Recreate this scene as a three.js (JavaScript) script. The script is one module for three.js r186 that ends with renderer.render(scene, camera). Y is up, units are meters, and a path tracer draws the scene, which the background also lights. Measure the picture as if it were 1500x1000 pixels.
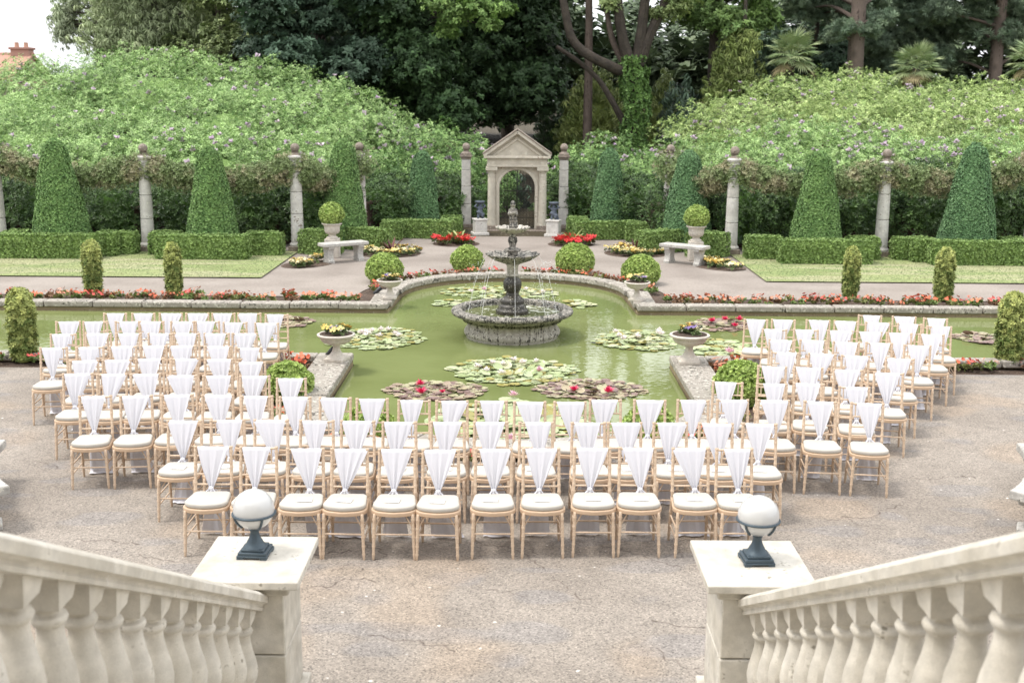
import * as THREE from 'three';
import { mergeGeometries, mergeVertices, toCreasedNormals } from 'three/addons/utils/BufferGeometryUtils.js';
import { RoundedBoxGeometry } from 'three/addons/geometries/RoundedBoxGeometry.js';
import { MarchingCubes } from 'three/addons/objects/MarchingCubes.js';
import { createNoise3D } from 'simplex-noise';

// ---------------------------------------------------------------- camera, sky, sun, exposure
const scene = new THREE.Scene();
const F = 1700, EYE = new THREE.Vector3(0.07, 4.12, 0), PITCH = Math.atan(358 / F), YAW = Math.atan((6 / F) * Math.cos(PITCH)), ROLL = 0.4 * Math.PI / 180;
const camera = new THREE.PerspectiveCamera(2 * Math.atan(500 / F) * 180 / Math.PI, 1.5, 0.1, 900);
const FW = new THREE.Vector3(-Math.sin(YAW) * Math.cos(PITCH), -Math.sin(PITCH), -Math.cos(YAW) * Math.cos(PITCH));
const RT0 = new THREE.Vector3().crossVectors(FW, new THREE.Vector3(0, 1, 0)).normalize(), UP0 = new THREE.Vector3().crossVectors(RT0, FW);
const RT = RT0.clone().multiplyScalar(Math.cos(ROLL)).addScaledVector(UP0, Math.sin(ROLL));
const UPV = UP0.clone().multiplyScalar(Math.cos(ROLL)).addScaledVector(RT0, -Math.sin(ROLL));
camera.position.copy(EYE);
camera.quaternion.setFromRotationMatrix(new THREE.Matrix4().makeBasis(RT, UPV, FW.clone().negate()));
camera.focus = 13; camera.userData.fStop = 3.0;
scene.add(camera);

const renderer = new THREE.WebGLRenderer({ antialias: true });
renderer.toneMapping = THREE.LinearToneMapping;
renderer.toneMappingExposure = 1.86;
renderer.shadowMap.enabled = true;

{ // overcast sky: bright even cloud, brighter overhead, softly mottled
  const W = 256, H = 128, d = new Float32Array(W * H * 4);
  const n3 = createNoise3D(seeded(5));
  for (let r = 0; r < H; r++) for (let c = 0; c < W; c++) {
    const el = ((r + 0.5) / H - 0.5) * Math.PI, az = ((c + 0.5) / W) * 2 * Math.PI, y = Math.sin(el);
    const k = y > 0 ? (0.78 + 0.42 * y) * (1 + 0.05 * n3(Math.cos(az) * Math.cos(el) * 2, y * 3, Math.sin(az) * Math.cos(el) * 2)) : 0.5;
    const i = (r * W + c) * 4; d[i] = k * 0.985; d[i + 1] = k; d[i + 2] = k * 1.03; d[i + 3] = 1;
  }
  const t = new THREE.DataTexture(d, W, H, THREE.RGBAFormat, THREE.FloatType);
  t.mapping = THREE.EquirectangularReflectionMapping; t.magFilter = THREE.LinearFilter; t.needsUpdate = true;
  scene.background = t; scene.environment = t;
}
const sun = new THREE.DirectionalLight(0xfff8ee, 1.5);
sun.position.set(-19, 38, -15); sun.target.position.set(0, 0, -18); sun.castShadow = true; sun.shadow.radius = 26;
Object.assign(sun.shadow.camera, { left: -40, right: 40, top: 40, bottom: -40, near: 1, far: 140 }); sun.shadow.mapSize.set(2048, 2048);
scene.add(sun, sun.target);

// ---------------------------------------------------------------- helpers
function seeded(a) { return () => { a |= 0; a = (a + 0x6d2b79f5) | 0; let t = Math.imul(a ^ (a >>> 15), 1 | a); t = (t + Math.imul(t ^ (t >>> 7), 61 | t)) ^ t; return ((t ^ (t >>> 14)) >>> 0) / 4294967296; }; }
const rnd = seeded(77), R = (a, b) => a + (b - a) * rnd(), noise = createNoise3D(seeded(9));
const V = (x, y, z) => new THREE.Vector3(x, y, z), PI = Math.PI;
const lerp = (a, b, t) => a + (b - a) * t, clamp = (x, a = 0, b = 1) => Math.min(b, Math.max(a, x)), smooth = (a, b, x) => { const t = clamp((x - a) / (b - a)); return t * t * (3 - 2 * t); };
const fbm = (x, y, z, o = 4) => { let s = 0, a = 0.5; for (let i = 0; i < o; i++) { s += a * noise(x, y, z); x *= 2.03; y *= 2.03; z *= 2.03; a *= 0.5; } return s; };
// a pixel of the 1500 x 1000 photograph gives a ray; the height or the distance of what stands there turns it into a point
function rayOf(px, py) { return FW.clone().addScaledVector(RT, (px - 750) / F).addScaledVector(UPV, (500 - py) / F); }
function at(px, py, h = 0) { const d = rayOf(px, py); return EYE.clone().addScaledVector(d, (h - EYE.y) / d.y); }
function atZ(px, py, z) { const d = rayOf(px, py); return EYE.clone().addScaledVector(d, z / d.z); }

const taken = new Map();
function numbered(name) { const n = taken.get(name) ?? 0; taken.set(name, n + 1); return n ? name + '_' + String(n).padStart(3, '0') : name; }
function tag(o, label, category, group) { o.userData.label = label; o.userData.category = category; if (group) o.userData.group = group; return o; }
function thing(name, label, category, pos = [0, 0, 0], turn = 0, group) {
  const o = new THREE.Group(); o.name = numbered(name); o.position.set(...pos); o.rotation.y = turn; scene.add(o);
  return tag(o, label, category, group);
}
function mesh(name, geo, mat, parent, stuff) {
  const m = new THREE.Mesh(geo, mat); m.castShadow = m.receiveShadow = true;
  m.name = parent ? name : numbered(name); (parent ?? scene).add(m); if (stuff) m.userData.kind = 'stuff'; return m;
}
function structure(name, geo, mat) { const m = mesh(name, geo, mat); m.userData.kind = 'structure'; return m; }
function dup(root, pos, turn = 0, label) { const r = root.clone(); r.name = numbered(root.name.replace(/_\d{3}$/, '')); r.position.set(...pos); r.rotation.y = turn; scene.add(r); if (label) r.userData.label = label; return r; }
const M4 = new THREE.Matrix4(), Q = new THREE.Quaternion(), Y = V(0, 1, 0), COL = new THREE.Color();
// copies: list of [position, normal, size, colour, spin]
function copies(name, geo, mat, list, parent) {
  const m = new THREE.InstancedMesh(geo, mat, list.length); m.castShadow = m.receiveShadow = true; const q2 = new THREE.Quaternion(), s = V(1, 1, 1);
  list.forEach(([p, n, size, c, spin], i) => {
    Q.setFromUnitVectors(Y, n); q2.setFromAxisAngle(Y, spin ?? rnd() * 2 * PI); Q.multiply(q2);
    s.setScalar(size); m.setMatrixAt(i, M4.compose(p, Q, s)); if (c) m.setColorAt(i, COL.setRGB(c[0], c[1], c[2]));
  });
  m.name = parent ? name : numbered(name); m.userData.kind = 'stuff'; (parent ?? scene).add(m); return m;
}
const rdir = () => { const z = R(-1, 1), a = R(0, 2 * PI), r = Math.sqrt(1 - z * z); return V(r * Math.cos(a), z, r * Math.sin(a)); };
const mixc = (a, b, t, v = 1) => [lerp(a[0], b[0], t) * v, lerp(a[1], b[1], t) * v, lerp(a[2], b[2], t) * v];
function T(g, x = 0, y = 0, z = 0, rx = 0, ry = 0, rz = 0, s = 1) { return g.applyMatrix4(new THREE.Matrix4().compose(V(x, y, z), new THREE.Quaternion().setFromEuler(new THREE.Euler(rx, ry, rz)), typeof s === 'number' ? V(s, s, s) : V(...s))); }
// texture coordinates in metres, from the side each face looks to
function metres(g, ox = 0, oy = 0) {
  g = g.index ? g.toNonIndexed() : g; const p = g.attributes.position, uv = new Float32Array(p.count * 2), a = V(), b = V(), c = V(), n = V();
  for (let i = 0; i < p.count; i += 3) {
    a.fromBufferAttribute(p, i); b.fromBufferAttribute(p, i + 1); c.fromBufferAttribute(p, i + 2); n.crossVectors(b.clone().sub(a), c.clone().sub(a));
    const x = Math.abs(n.x), y = Math.abs(n.y), z = Math.abs(n.z);
    [a, b, c].forEach((v, k) => { const u = y >= x && y >= z ? [v.x, v.z] : x >= z ? [v.z, v.y] : [v.x, v.y]; uv[(i + k) * 2] = u[0] + ox; uv[(i + k) * 2 + 1] = u[1] + oy; });
  }
  g.setAttribute('uv', new THREE.BufferAttribute(uv, 2)); return g;
}
const merged = (list) => mergeGeometries(list.map((g) => { const q = g.index ? g.toNonIndexed() : g; for (const k of Object.keys(q.attributes)) if (!['position', 'normal', 'uv'].includes(k)) q.deleteAttribute(k); return q; }));
const rbox = (w, h, d, b = 0.015, s = 2) => new RoundedBoxGeometry(w, h, d, s, Math.min(b, w / 2.01, h / 2.01, d / 2.01));
const lathe = (pts, seg = 32) => new THREE.LatheGeometry(pts.map(([r, y]) => new THREE.Vector2(r, y)), seg);
function rod(a, b, r, seg = 7, r2 = r) { const d = b.clone().sub(a), g = new THREE.CylinderGeometry(r2, r, d.length(), seg, 1); return g.applyMatrix4(M4.compose(a.clone().add(b).multiplyScalar(0.5), Q.setFromUnitVectors(Y, d.normalize()), V(1, 1, 1))); }
// a limb that tapers along a curve
function limb(pts, r0, r1, seg = 9, n = 14) {
  const curve = new THREE.CatmullRomCurve3(pts), g = new THREE.TubeGeometry(curve, n, 1, seg, false), p = g.attributes.position;
  for (let i = 0; i <= n; i++) { const c = curve.getPointAt(i / n), r = lerp(r0, r1, i / n); for (let j = 0; j <= seg; j++) { const k = i * (seg + 1) + j, w = r * (1 + 0.12 * noise(j * 0.9, i * 0.5, r0 * 9)); p.setXYZ(k, c.x + (p.getX(k) - c.x) * w, c.y + (p.getY(k) - c.y) * w, c.z + (p.getZ(k) - c.z) * w); } }
  g.computeVertexNormals(); return g;
}
function texture(w, h, fn, srgb = true) {
  const d = new Uint8Array(w * h * 4); let i = 0;
  for (let y = 0; y < h; y++) for (let x = 0; x < w; x++, i += 4) { const c = fn(x / w, y / h, x, y); for (let k = 0; k < 3; k++) d[i + k] = clamp(Array.isArray(c) ? c[k] : c) * 255; d[i + 3] = 255; }
  const t = new THREE.DataTexture(d, w, h); t.wrapS = t.wrapT = THREE.MirroredRepeatWrapping; t.magFilter = THREE.LinearFilter; if (srgb) t.colorSpace = THREE.SRGBColorSpace; t.needsUpdate = true; return t;
}
// weathered stone: base tones, darker growth in patches with a grainy outline, pale lichen spots, fine pitting
function stone({ a, b, dark, grow = 0.2, lichen = 0.1, tile = 2, seed = 0, rough = 0.85, bump = 0.006, streak = 0 }) {
  const N = 512, hgt = new Float32Array(N * N);
  const map = texture(N, N, (u, v, x, y) => {
    const s = 3.2, fi = fbm(u * 30 + seed, v * 30, 9, 3), n1 = fbm(u * s + seed, v * s, seed, 5), n2 = fbm(u * s * 3, v * s * 3 + seed, 7 + seed, 4), g = noise(x * 0.7, y * 0.7, seed), sp = fbm(u * 14 + seed, v * 14, 3, 3), st = streak ? fbm(u * 16 + seed, v * 1.6, 5, 3) * streak : 0;
    let c = mixc(a, b, clamp(0.5 + n1 * 0.9), 1 + g * 0.05 + n2 * 0.1);
    const d = smooth(0, 0.3, n1 * 0.45 + n2 * 0.5 + fi * 0.5 + st + g * 0.08 - 0.55 + grow);
    c = mixc(c, dark, d * 0.85);
    const l = smooth(0.3, 0.36, sp + g * 0.05 - 0.14 + lichen); c = mixc(c, [0.86, 0.85, 0.8], l * 0.55);
    hgt[y * N + x] = clamp(0.5 + n2 * 0.35 + g * 0.18 - d * 0.12); return c;
  });
  const bm = texture(N, N, (u, v, x, y) => hgt[y * N + x], false);
  for (const t of [map, bm]) t.repeat.set(1 / tile, 1 / tile);
  return new THREE.MeshStandardMaterial({ map, bumpMap: bm, bumpScale: bump, roughness: rough });
}
const plain = (c, roughness = 0.7, o = {}) => new THREE.MeshStandardMaterial({ color: new THREE.Color().setRGB(...c), roughness, side: THREE.DoubleSide, ...o });
const leafMat = (o = {}) => new THREE.MeshStandardMaterial({ color: 0xffffff, roughness: 0.55, side: THREE.DoubleSide, ...o });

// leaf shapes: a whorl of n leaves of length 1 round the Y axis; lift is how far they rise, wide their width
function whorl(n, lift, wide, droop = 0.15, tiers = 1, seed = 1) {
  const r = seeded(seed), pos = [];
  for (let k = 0; k < n; k++) {
    const tier = (k % tiers) / Math.max(1, tiers), a = (k / n) * 2 * PI * (tiers > 1 ? 2.4 : 1) + r() * 0.5, e = lift + (r() - 0.5) * 0.5 + tier * 0.7, L = 0.75 + r() * 0.4, w = wide * (0.8 + r() * 0.4);
    const dx = Math.cos(a) * Math.cos(e), dy = Math.sin(e), dz = Math.sin(a) * Math.cos(e), tx = -Math.sin(a), tz = Math.cos(a), y0 = tier * 0.15;
    const P = (t, s, h) => [dx * L * t + tx * s * w, y0 + dy * L * t - droop * t * t + h, dz * L * t + tz * s * w];
    const A = P(0.06, 0, 0), B = P(0.5, -0.5, 0.06), C = P(0.55, 0, 0), D = P(0.5, 0.5, 0.06), E = P(1, 0, 0);
    pos.push(...A, ...C, ...B, ...A, ...D, ...C, ...B, ...C, ...E, ...C, ...D, ...E);
  }
  const g = new THREE.BufferGeometry(); g.setAttribute('position', new THREE.Float32BufferAttribute(pos, 3)); g.computeVertexNormals(); return g;
}
const RHODO = whorl(9, 0.45, 0.27, 0.12, 2, 3), TUFT = whorl(7, 0.75, 0.55, 0.05, 1, 4), SPRAY = whorl(14, 0.35, 0.42, 0.25, 2, 5), NEEDLE = whorl(22, 0.35, 0.14, 0.1, 2, 6), HANG = whorl(12, -0.7, 0.22, 0.5, 2, 7), FINE = whorl(10, 0.5, 0.3, 0.1, 2, 8), BLOSSOM = whorl(10, 0.6, 0.75, 0.1, 2, 9);

// ---------------------------------------------------------------- materials of the setting
const MS = {
  coping: stone({ a: [0.54, 0.515, 0.48], b: [0.66, 0.635, 0.6], dark: [0.22, 0.21, 0.19], grow: 0.4, lichen: 0.16, seed: 1, tile: 1.3 }),
  balustrade: stone({ a: [0.7, 0.675, 0.625], b: [0.79, 0.77, 0.73], dark: [0.52, 0.495, 0.445], grow: 0.14, lichen: -0.3, seed: 2, tile: 1.4, bump: 0.004, streak: 0.25 }),
  temple: stone({ a: [0.71, 0.68, 0.62], b: [0.8, 0.775, 0.72], dark: [0.5, 0.42, 0.35], grow: 0.25, lichen: 0.02, seed: 3, tile: 2.5 }),
  column: stone({ a: [0.72, 0.705, 0.68], b: [0.8, 0.79, 0.77], dark: [0.42, 0.37, 0.33], grow: 0.2, lichen: 0.05, seed: 4, tile: 1.8, streak: 0.3 }),
  capital: stone({ a: [0.47, 0.43, 0.39], b: [0.6, 0.55, 0.51], dark: [0.26, 0.22, 0.2], grow: 0.35, lichen: 0.08, seed: 5, tile: 0.9 }),
  fountain: stone({ a: [0.6, 0.58, 0.54], b: [0.72, 0.7, 0.66], dark: [0.2, 0.19, 0.17], grow: 0.42, lichen: 0.12, seed: 6, tile: 1.0, streak: 0.9 }),
  rim: stone({ a: [0.5, 0.48, 0.45], b: [0.64, 0.62, 0.58], dark: [0.1, 0.1, 0.09], grow: 0.66, lichen: 0.14, seed: 16, tile: 0.9, streak: 0.3, rough: 0.7 }),
  wet: stone({ a: [0.17, 0.16, 0.14], b: [0.29, 0.27, 0.23], dark: [0.06, 0.06, 0.05], grow: 0.35, lichen: 0.1, seed: 7, tile: 0.8, rough: 0.35, streak: 0.4 }),
  urn: stone({ a: [0.72, 0.69, 0.65], b: [0.8, 0.77, 0.73], dark: [0.42, 0.4, 0.36], grow: 0.16, lichen: 0.05, seed: 8, tile: 0.8 }),
  bench: stone({ a: [0.62, 0.61, 0.59], b: [0.74, 0.73, 0.71], dark: [0.3, 0.29, 0.27], grow: 0.28, lichen: 0.16, seed: 10, tile: 0.9 }),
  brick: stone({ a: [0.24, 0.18, 0.15], b: [0.31, 0.24, 0.2], dark: [0.16, 0.14, 0.11], grow: 0.35, lichen: 0.05, seed: 11, tile: 1.5 }),
  basinwall: stone({ a: [0.5, 0.44, 0.34], b: [0.6, 0.54, 0.42], dark: [0.3, 0.28, 0.18], grow: 0.25, lichen: 0, seed: 12, tile: 1.4 }),
  soil: stone({ a: [0.3, 0.24, 0.2], b: [0.38, 0.31, 0.26], dark: [0.2, 0.16, 0.13], grow: 0.25, lichen: 0, seed: 13, tile: 0.9, bump: 0.03 }),
  litter: stone({ a: [0.22, 0.19, 0.13], b: [0.3, 0.26, 0.17], dark: [0.12, 0.14, 0.07], grow: 0.3, lichen: 0, seed: 14, tile: 3, bump: 0.05 }),
};
const flat = (shapePts, y, uvScale) => { // a level sheet from [x, z] points
  const s = new THREE.Shape(shapePts.map(([x, z]) => new THREE.Vector2(x, -z))); const g = new THREE.ShapeGeometry(s, 24); g.rotateX(-PI / 2); g.translate(0, y, 0);
  const p = g.attributes.position, uv = g.attributes.uv; for (let i = 0; i < p.count; i++) uv.setXY(i, p.getX(i) * uvScale, p.getZ(i) * uvScale); return g;
};
const arcPts = (cx, cz, rx, rz, a0, a1, n = 28) => Array.from({ length: n + 1 }, (_, i) => { const a = lerp(a0, a1, i / n); return [cx + rx * Math.cos(a), cz + rz * Math.sin(a)]; });

// pool outline: a canal across the garden, with a round bay towards the temple and another towards the stairs
const WATER = -0.05, COPE = 0.14, CF = -17.95, CB = -22.4, BAYB = -24.15, BAYF = -15.3;
const poolPts = [...arcPts(0, BAYF, 2.5, 2.0, 0, PI), [-2.5, CF], [-16, CF], [-16, CB], [-2.45, CB], ...arcPts(0, BAYB, 2.35, 2.35, PI, 2 * PI), [2.45, CB], [16, CB], [16, CF], [2.5, CF]];

// terrace: worn pale tarmac with aggregate, patches, cracks and a few fallen petals
{
  const W = 2048, H = 1344, x0 = -8.6, wide = 17.2, z0 = -18, deep = wide * H / W;
  const cv = document.createElement('canvas'); cv.width = W; cv.height = H; const cx = cv.getContext('2d'), im = cx.createImageData(W, H), r = seeded(31), bv = document.createElement('canvas'); bv.width = W; bv.height = H; const bx = bv.getContext('2d'), bi = bx.createImageData(W, H);
  for (let y = 0, i = 0; y < H; y++) for (let x = 0; x < W; x++, i += 4) {
    const u = x / W * wide, v = y / H * deep, n1 = noise(u * 0.35, v * 0.35, 1) * 0.6 + noise(u * 0.9, v * 0.9, 2) * 0.4, n2 = noise(u * 3.1, v * 3.1, 3), n3 = noise(u * 26, v * 26, 4), g = r();
    let c = mixc([0.495, 0.462, 0.427], [0.577, 0.545, 0.508], clamp(0.5 + n1 * 0.6));
    c = mixc(c, [0.47, 0.465, 0.475], smooth(0.3, 0.6, noise(u * 0.9 + 9, v * 1.9, 6)) * 0.32); c = mixc(c, [0.6, 0.53, 0.455], smooth(0.3, 0.7, noise(u * 0.6, v * 0.6 + 4, 8)) * 0.4);
    let k = 1 + n2 * 0.04 + n3 * 0.095 + (g - 0.5) * 0.24; if (g > 0.98) k += 0.18; if (g < 0.05) k -= 0.26;
    for (let q = 0; q < 3; q++) im.data[i + q] = clamp(c[q] * k) * 255; im.data[i + 3] = 255;
    const b = clamp(0.5 + n3 * 0.22 + (g - 0.5) * 0.5 + n2 * 0.1) * 255; bi.data[i] = bi.data[i + 1] = bi.data[i + 2] = b; bi.data[i + 3] = 255;
  }
  cx.putImageData(im, 0, 0); bx.putImageData(bi, 0, 0);
  const crack = (x, z, a0, len, w) => { let a = a0; // wandering crack with side branches
    let px = (x - x0) / wide * W, py = (z - z0) / deep * H, L = len / wide * W; 
    for (let s = 0; s < L; s += 6) { a = a0 + (r() - 0.5) * 2.2 + 0.5 * Math.sin(s * 0.02 + x);  const qx = px + Math.cos(a) * 6, qy = py + Math.sin(a) * 6; for (const [k, col] of [[cx, 'rgba(70,60,54,' + (0.2 + r() * 0.55) + ')'], [bx, 'rgba(0,0,0,0.8)']]) { k.strokeStyle = col; k.lineWidth = w * (0.5 + r()); k.beginPath(); k.moveTo(px, py); k.lineTo(qx, qy); k.stroke(); } px = qx; py = qy; if (r() < 0.035 && len > 0.5) crack(x0 + px / W * wide, z0 + py / H * deep, a + (r() < 0.5 ? 1 : -1), len * 0.35, w * 0.7); }
  };
  for (let i = 0; i < 60; i++) crack(R(-8, 8), R(-17, -7.2), R(-0.4, 0.4) + (r() < 0.5 ? 0 : PI), R(0.25, 0.9), R(0.8, 1.8));
  for (const [px, py, a, l] of [[420, 720, 1.4, 1.6], [455, 860, 0.1, 0.9], [515, 780, 1.2, 1.3], [620, 745, 0.2, 1.8], [330, 640, 0.1, 0.8], [110, 790, 0, 1], [1210, 760, 0, 1.6], [1330, 700, 0.2, 1.2], [690, 790, 0.2, 1.4], [880, 800, 0.4, 1.2], [540, 930, 0.5, 1.1]]) { const p = at(px, py); crack(p.x, p.z, a, l * 0.8, 1.7); }
  for (let i = 0; i < 110; i++) { const p = at(R(0, 1500), R(600, 1000)), px = (p.x - x0) / wide * W, py = (p.z - z0) / deep * H; cx.fillStyle = 'rgba(245,242,236,' + R(0.5, 0.95) + ')'; cx.beginPath(); cx.ellipse(px, py, R(0.6, 2.2), R(0.5, 1.4), R(0, 3), 0, 7); cx.fill(); }
  const map = new THREE.CanvasTexture(cv), bump = new THREE.CanvasTexture(bv); map.colorSpace = THREE.SRGBColorSpace;
  for (const t of [map, bump]) { t.flipY = false; t.wrapS = t.wrapT = THREE.MirroredRepeatWrapping; t.repeat.set(1 / wide, 1 / deep); t.offset.set(-x0 / wide, -z0 / deep); }
  MS.tarmac = new THREE.MeshStandardMaterial({ map, bumpMap: bump, bumpScale: 0.006, roughness: 0.93 });
  structure('terrace_paving', flat([[-60, 20], [-60, -17.35], [-3.0, -17.35], [-3.0, BAYF], ...arcPts(0, BAYF, 3.0, 2.5, PI, 0), [3.0, -17.35], [60, -17.35], [60, 20]], 0, 1), MS.tarmac);
}
{ // pinkish paving round the far side of the pool
  const r = seeded(41), map = texture(1024, 1024, (u, v) => { const n1 = fbm(u * 3, v * 3, 1, 4), n3 = noise(u * 120, v * 120, 2), g = r(); return mixc([0.505, 0.47, 0.44], [0.585, 0.55, 0.52], clamp(0.5 + n1), 1 + n3 * 0.06 + (g - 0.5) * 0.16); });
  map.repeat.set(1 / 7, 1 / 7);
  structure('garden_path', flat([[-60, -24.0], [-60, -40], [60, -40], [60, -24.0], [3.3, -24.0], ...arcPts(0, BAYB, 3.3, 3.3, 0, -PI), [-3.3, -24.0]], 0, 1), new THREE.MeshStandardMaterial({ map, roughness: 0.95 }));
}
for (const s of [-1, 1]) structure('terrace_paving', flat([[s * 16.3, -17.35], [s * 60, -17.35], [s * 60, -24], [s * 16.3, -24]].slice()[s > 0 ? 'slice' : 'reverse'](), 0.0, 1), MS.tarmac);
structure('ground', flat([[-450, 450], [-450, -450], [450, -450], [450, 450]], -0.7, 1), MS.litter);
// soil of the flower borders along the coping
structure('border_soil', flat([[-16.3, -22.6], [-16.3, -24.0], [-3.3, -24.0], ...arcPts(0, BAYB, 3.3, 3.3, PI, 2 * PI), [3.3, -24], [16.3, -24], [16.3, -22.6], [2.6, -22.6], [2.6, BAYB], ...arcPts(0, BAYB, 2.6, 2.6, 2 * PI, PI), [-2.6, -22.6]].reverse(), -0.012, 1), MS.soil);
for (const s of [-1, 1]) structure('border_soil', flat([[s * 2.7, -17.36], [s * 16.3, -17.36], [s * 16.3, -17.8], [s * 2.7, -17.8]], -0.012, 1), MS.soil);
for (const s of [-1, 1]) structure('border_soil', flat([[s * 3.0, -17.36], [s * 3.75, -17.36], [s * 3.6, -14.6], [s * 3.0, -14.6]], 0.004, 1), MS.soil);

// water: murky green, slightly rippled, mirrors trees and sky
{
  const b = texture(512, 512, (u, v) => 0.5 + 0.3 * fbm(u * 5, v * 9, 1, 3) + 0.15 * noise(u * 22, v * 40, 3), false); b.repeat.set(1 / 3.2, 1 / 3.2);
  const map = texture(512, 512, (u, v) => mixc([0.435, 0.47, 0.29], [0.49, 0.525, 0.34], clamp(0.5 + fbm(u * 4, v * 4, 8, 4)))); map.repeat.set(1 / 9, 1 / 9);
  structure('pool_water', flat(poolPts, WATER, 1), new THREE.MeshPhysicalMaterial({ map, roughness: 0.02, ior: 1.33, bumpMap: b, bumpScale: 0.0025 }));
  const pos = [], uv = [], out = poolPts.map(([x, z], i) => { const [ax, az] = poolPts[(i + poolPts.length - 1) % poolPts.length], [bx, bz] = poolPts[(i + 1) % poolPts.length]; const nx = (bz - az), nz = -(bx - ax), l = Math.hypot(nx, nz) || 1; return [x - nx / l * -0.05, z - nz / l * -0.05]; });
  let run = 0; out.forEach(([x, z], i) => { const [X, Z] = out[(i + 1) % out.length], l = Math.hypot(X - x, Z - z); pos.push(x, -0.65, z, X, -0.65, Z, X, 0.02, Z, x, -0.65, z, X, 0.02, Z, x, 0.02, z); uv.push(run, 0, run + l, 0, run + l, 0.67, run, 0, run + l, 0.67, run, 0.67); run += l; });
  const g = new THREE.BufferGeometry(); g.setAttribute('position', new THREE.Float32BufferAttribute(pos, 3)); g.setAttribute('uv', new THREE.Float32BufferAttribute(uv, 2)); g.computeVertexNormals();
  MS.basinwall.side = THREE.DoubleSide; structure('pool_wall', g, MS.basinwall);
}
// coping: single slabs with open joints, one run of slabs for each stretch of the edge
function copingRun(label, build) { const t = thing('stone_coping', label, 'coping', [0, 0, 0], 0, 'stone coping round the lily pool'); build((g) => mesh('coping_stone', metres(g, rnd() * 5, rnd() * 5), MS.coping, t)); }
function slab(add, x0, x1, z0, z1) { const w = Math.abs(x1 - x0), d = Math.abs(z1 - z0), dy = R(-0.006, 0.006); add(T(rbox(w - R(0.008, 0.018), 0.12, d, 0.03, 2), (x0 + x1) / 2 + R(-0.006, 0.006), COPE - 0.06 + dy, (z0 + z1) / 2, R(-0.004, 0.004), R(-0.004, 0.004), R(-0.004, 0.004))); }
function straight(add, x0, x1, z0, z1, step = 0.95) { const n = Math.max(1, Math.round(Math.abs(x1 - x0) / step)); for (let i = 0; i < n; i++) slab(add, lerp(x0, x1, i / n), lerp(x0, x1, (i + 1) / n), z0, z1); }
function along(add, x0, x1, z0, z1, step = 0.9) { const n = Math.max(1, Math.round(Math.abs(z1 - z0) / step)); for (let i = 0; i < n; i++) { const a = lerp(z0, z1, i / n), b = lerp(z0, z1, (i + 1) / n); add(T(rbox(Math.abs(x1 - x0), 0.12, Math.abs(b - a) - R(0.008, 0.018), 0.03, 2), (x0 + x1) / 2, COPE - 0.06 + R(-0.005, 0.005), (a + b) / 2, R(-0.004, 0.004), 0, R(-0.004, 0.004))); } }
function ring(add, cz, rx, rz, wide, a0, a1, n) {
  for (let i = 0; i < n; i++) {
    const b0 = lerp(a0, a1, i / n) + 0.003, b1 = lerp(a0, a1, (i + 1) / n) - 0.003, o = arcPts(0, cz, rx + wide, rz + wide, b0, b1, 6), q = arcPts(0, cz, rx, rz, b1, b0, 6);
    const s = new THREE.Shape([...o, ...q].map(([x, z]) => new THREE.Vector2(x, -z))), g = new THREE.ExtrudeGeometry(s, { depth: 0.07, bevelEnabled: true, bevelSize: 0.02, bevelThickness: 0.025, bevelOffset: -0.02, bevelSegments: 2, curveSegments: 1 });
    add(T(g, 0, COPE - 0.095 + R(-0.005, 0.005), 0, -PI / 2));
  }
}
for (const s of [-1, 1]) {
  copingRun('lichened coping of the canal edge along the lawn path', (add) => straight(add, s * 2.45, s * 16, CB, CB - 0.3));
  copingRun('narrow coping of the canal edge behind the chairs', (add) => straight(add, s * 3.05, s * 16, CF, CF + 0.26));
  copingRun('wide worn coping slabs with a tazza urn on their corner', (add) => along(add, s * 2.5, s * 3.05, CF, BAYF));
  copingRun('short coping jog beside the urn at the round bay', (add) => along(add, s * 2.4, s * 2.85, CB - 0.3, BAYB));
}
copingRun('curved coping of the round bay facing the temple', (add) => ring(add, BAYB, 2.35, 2.35, 0.34, PI + 0.02, 2 * PI - 0.02, 12));
copingRun('curved coping of the bay behind the middle chairs', (add) => ring(add, BAYF, 2.5, 2.0, 0.42, 0.02, PI - 0.02, 11));
// lawns
{
  const r = seeded(51), map = texture(1024, 512, (u, v) => { const n = fbm(u * 4, v * 3, 2, 4), dry = smooth(0.0, 0.5, fbm(u * 3 + 5, v * 6, 6, 3) + 0.27), g = r(); return mixc(mixc([0.48, 0.53, 0.33], [0.55, 0.59, 0.39], clamp(0.5 + n)), [0.63, 0.62, 0.49], dry * 0.8, 0.9 + g * 0.2); }); map.repeat.set(1 / 12, 1 / 5);
  const lm = new THREE.MeshStandardMaterial({ map, roughness: 0.95 });
  for (const s of [-1, 1]) {
    structure('lawn', flat([[s * 5.8, -26.35], [s * 26, -26.35], [s * 26, -31], [s * 5.8, -31]], 0.03, 1), lm);
    const list = []; for (let i = 0; i < 14000; i++) { const x = s * R(5.8, 15), z = R(-30.6, -26.37), dry = smooth(-0.1, 0.3, fbm(x * 0.5, z * 0.9, 4, 3)); list.push([V(x, 0.028, z), V(R(-0.2, 0.2), 1, R(-0.2, 0.2)).normalize(), R(0.012, 0.024), mixc([0.19, 0.27, 0.12], [0.36, 0.36, 0.21], dry, R(0.8, 1.2))]); }
    const g = copies('lawn_grass', FINE, leafMat({ roughness: 0.8 }), list); g.userData.label = 'short mown grass paling to straw on the lawn beside the path'; g.userData.category = 'grass';
  }
}
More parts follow.
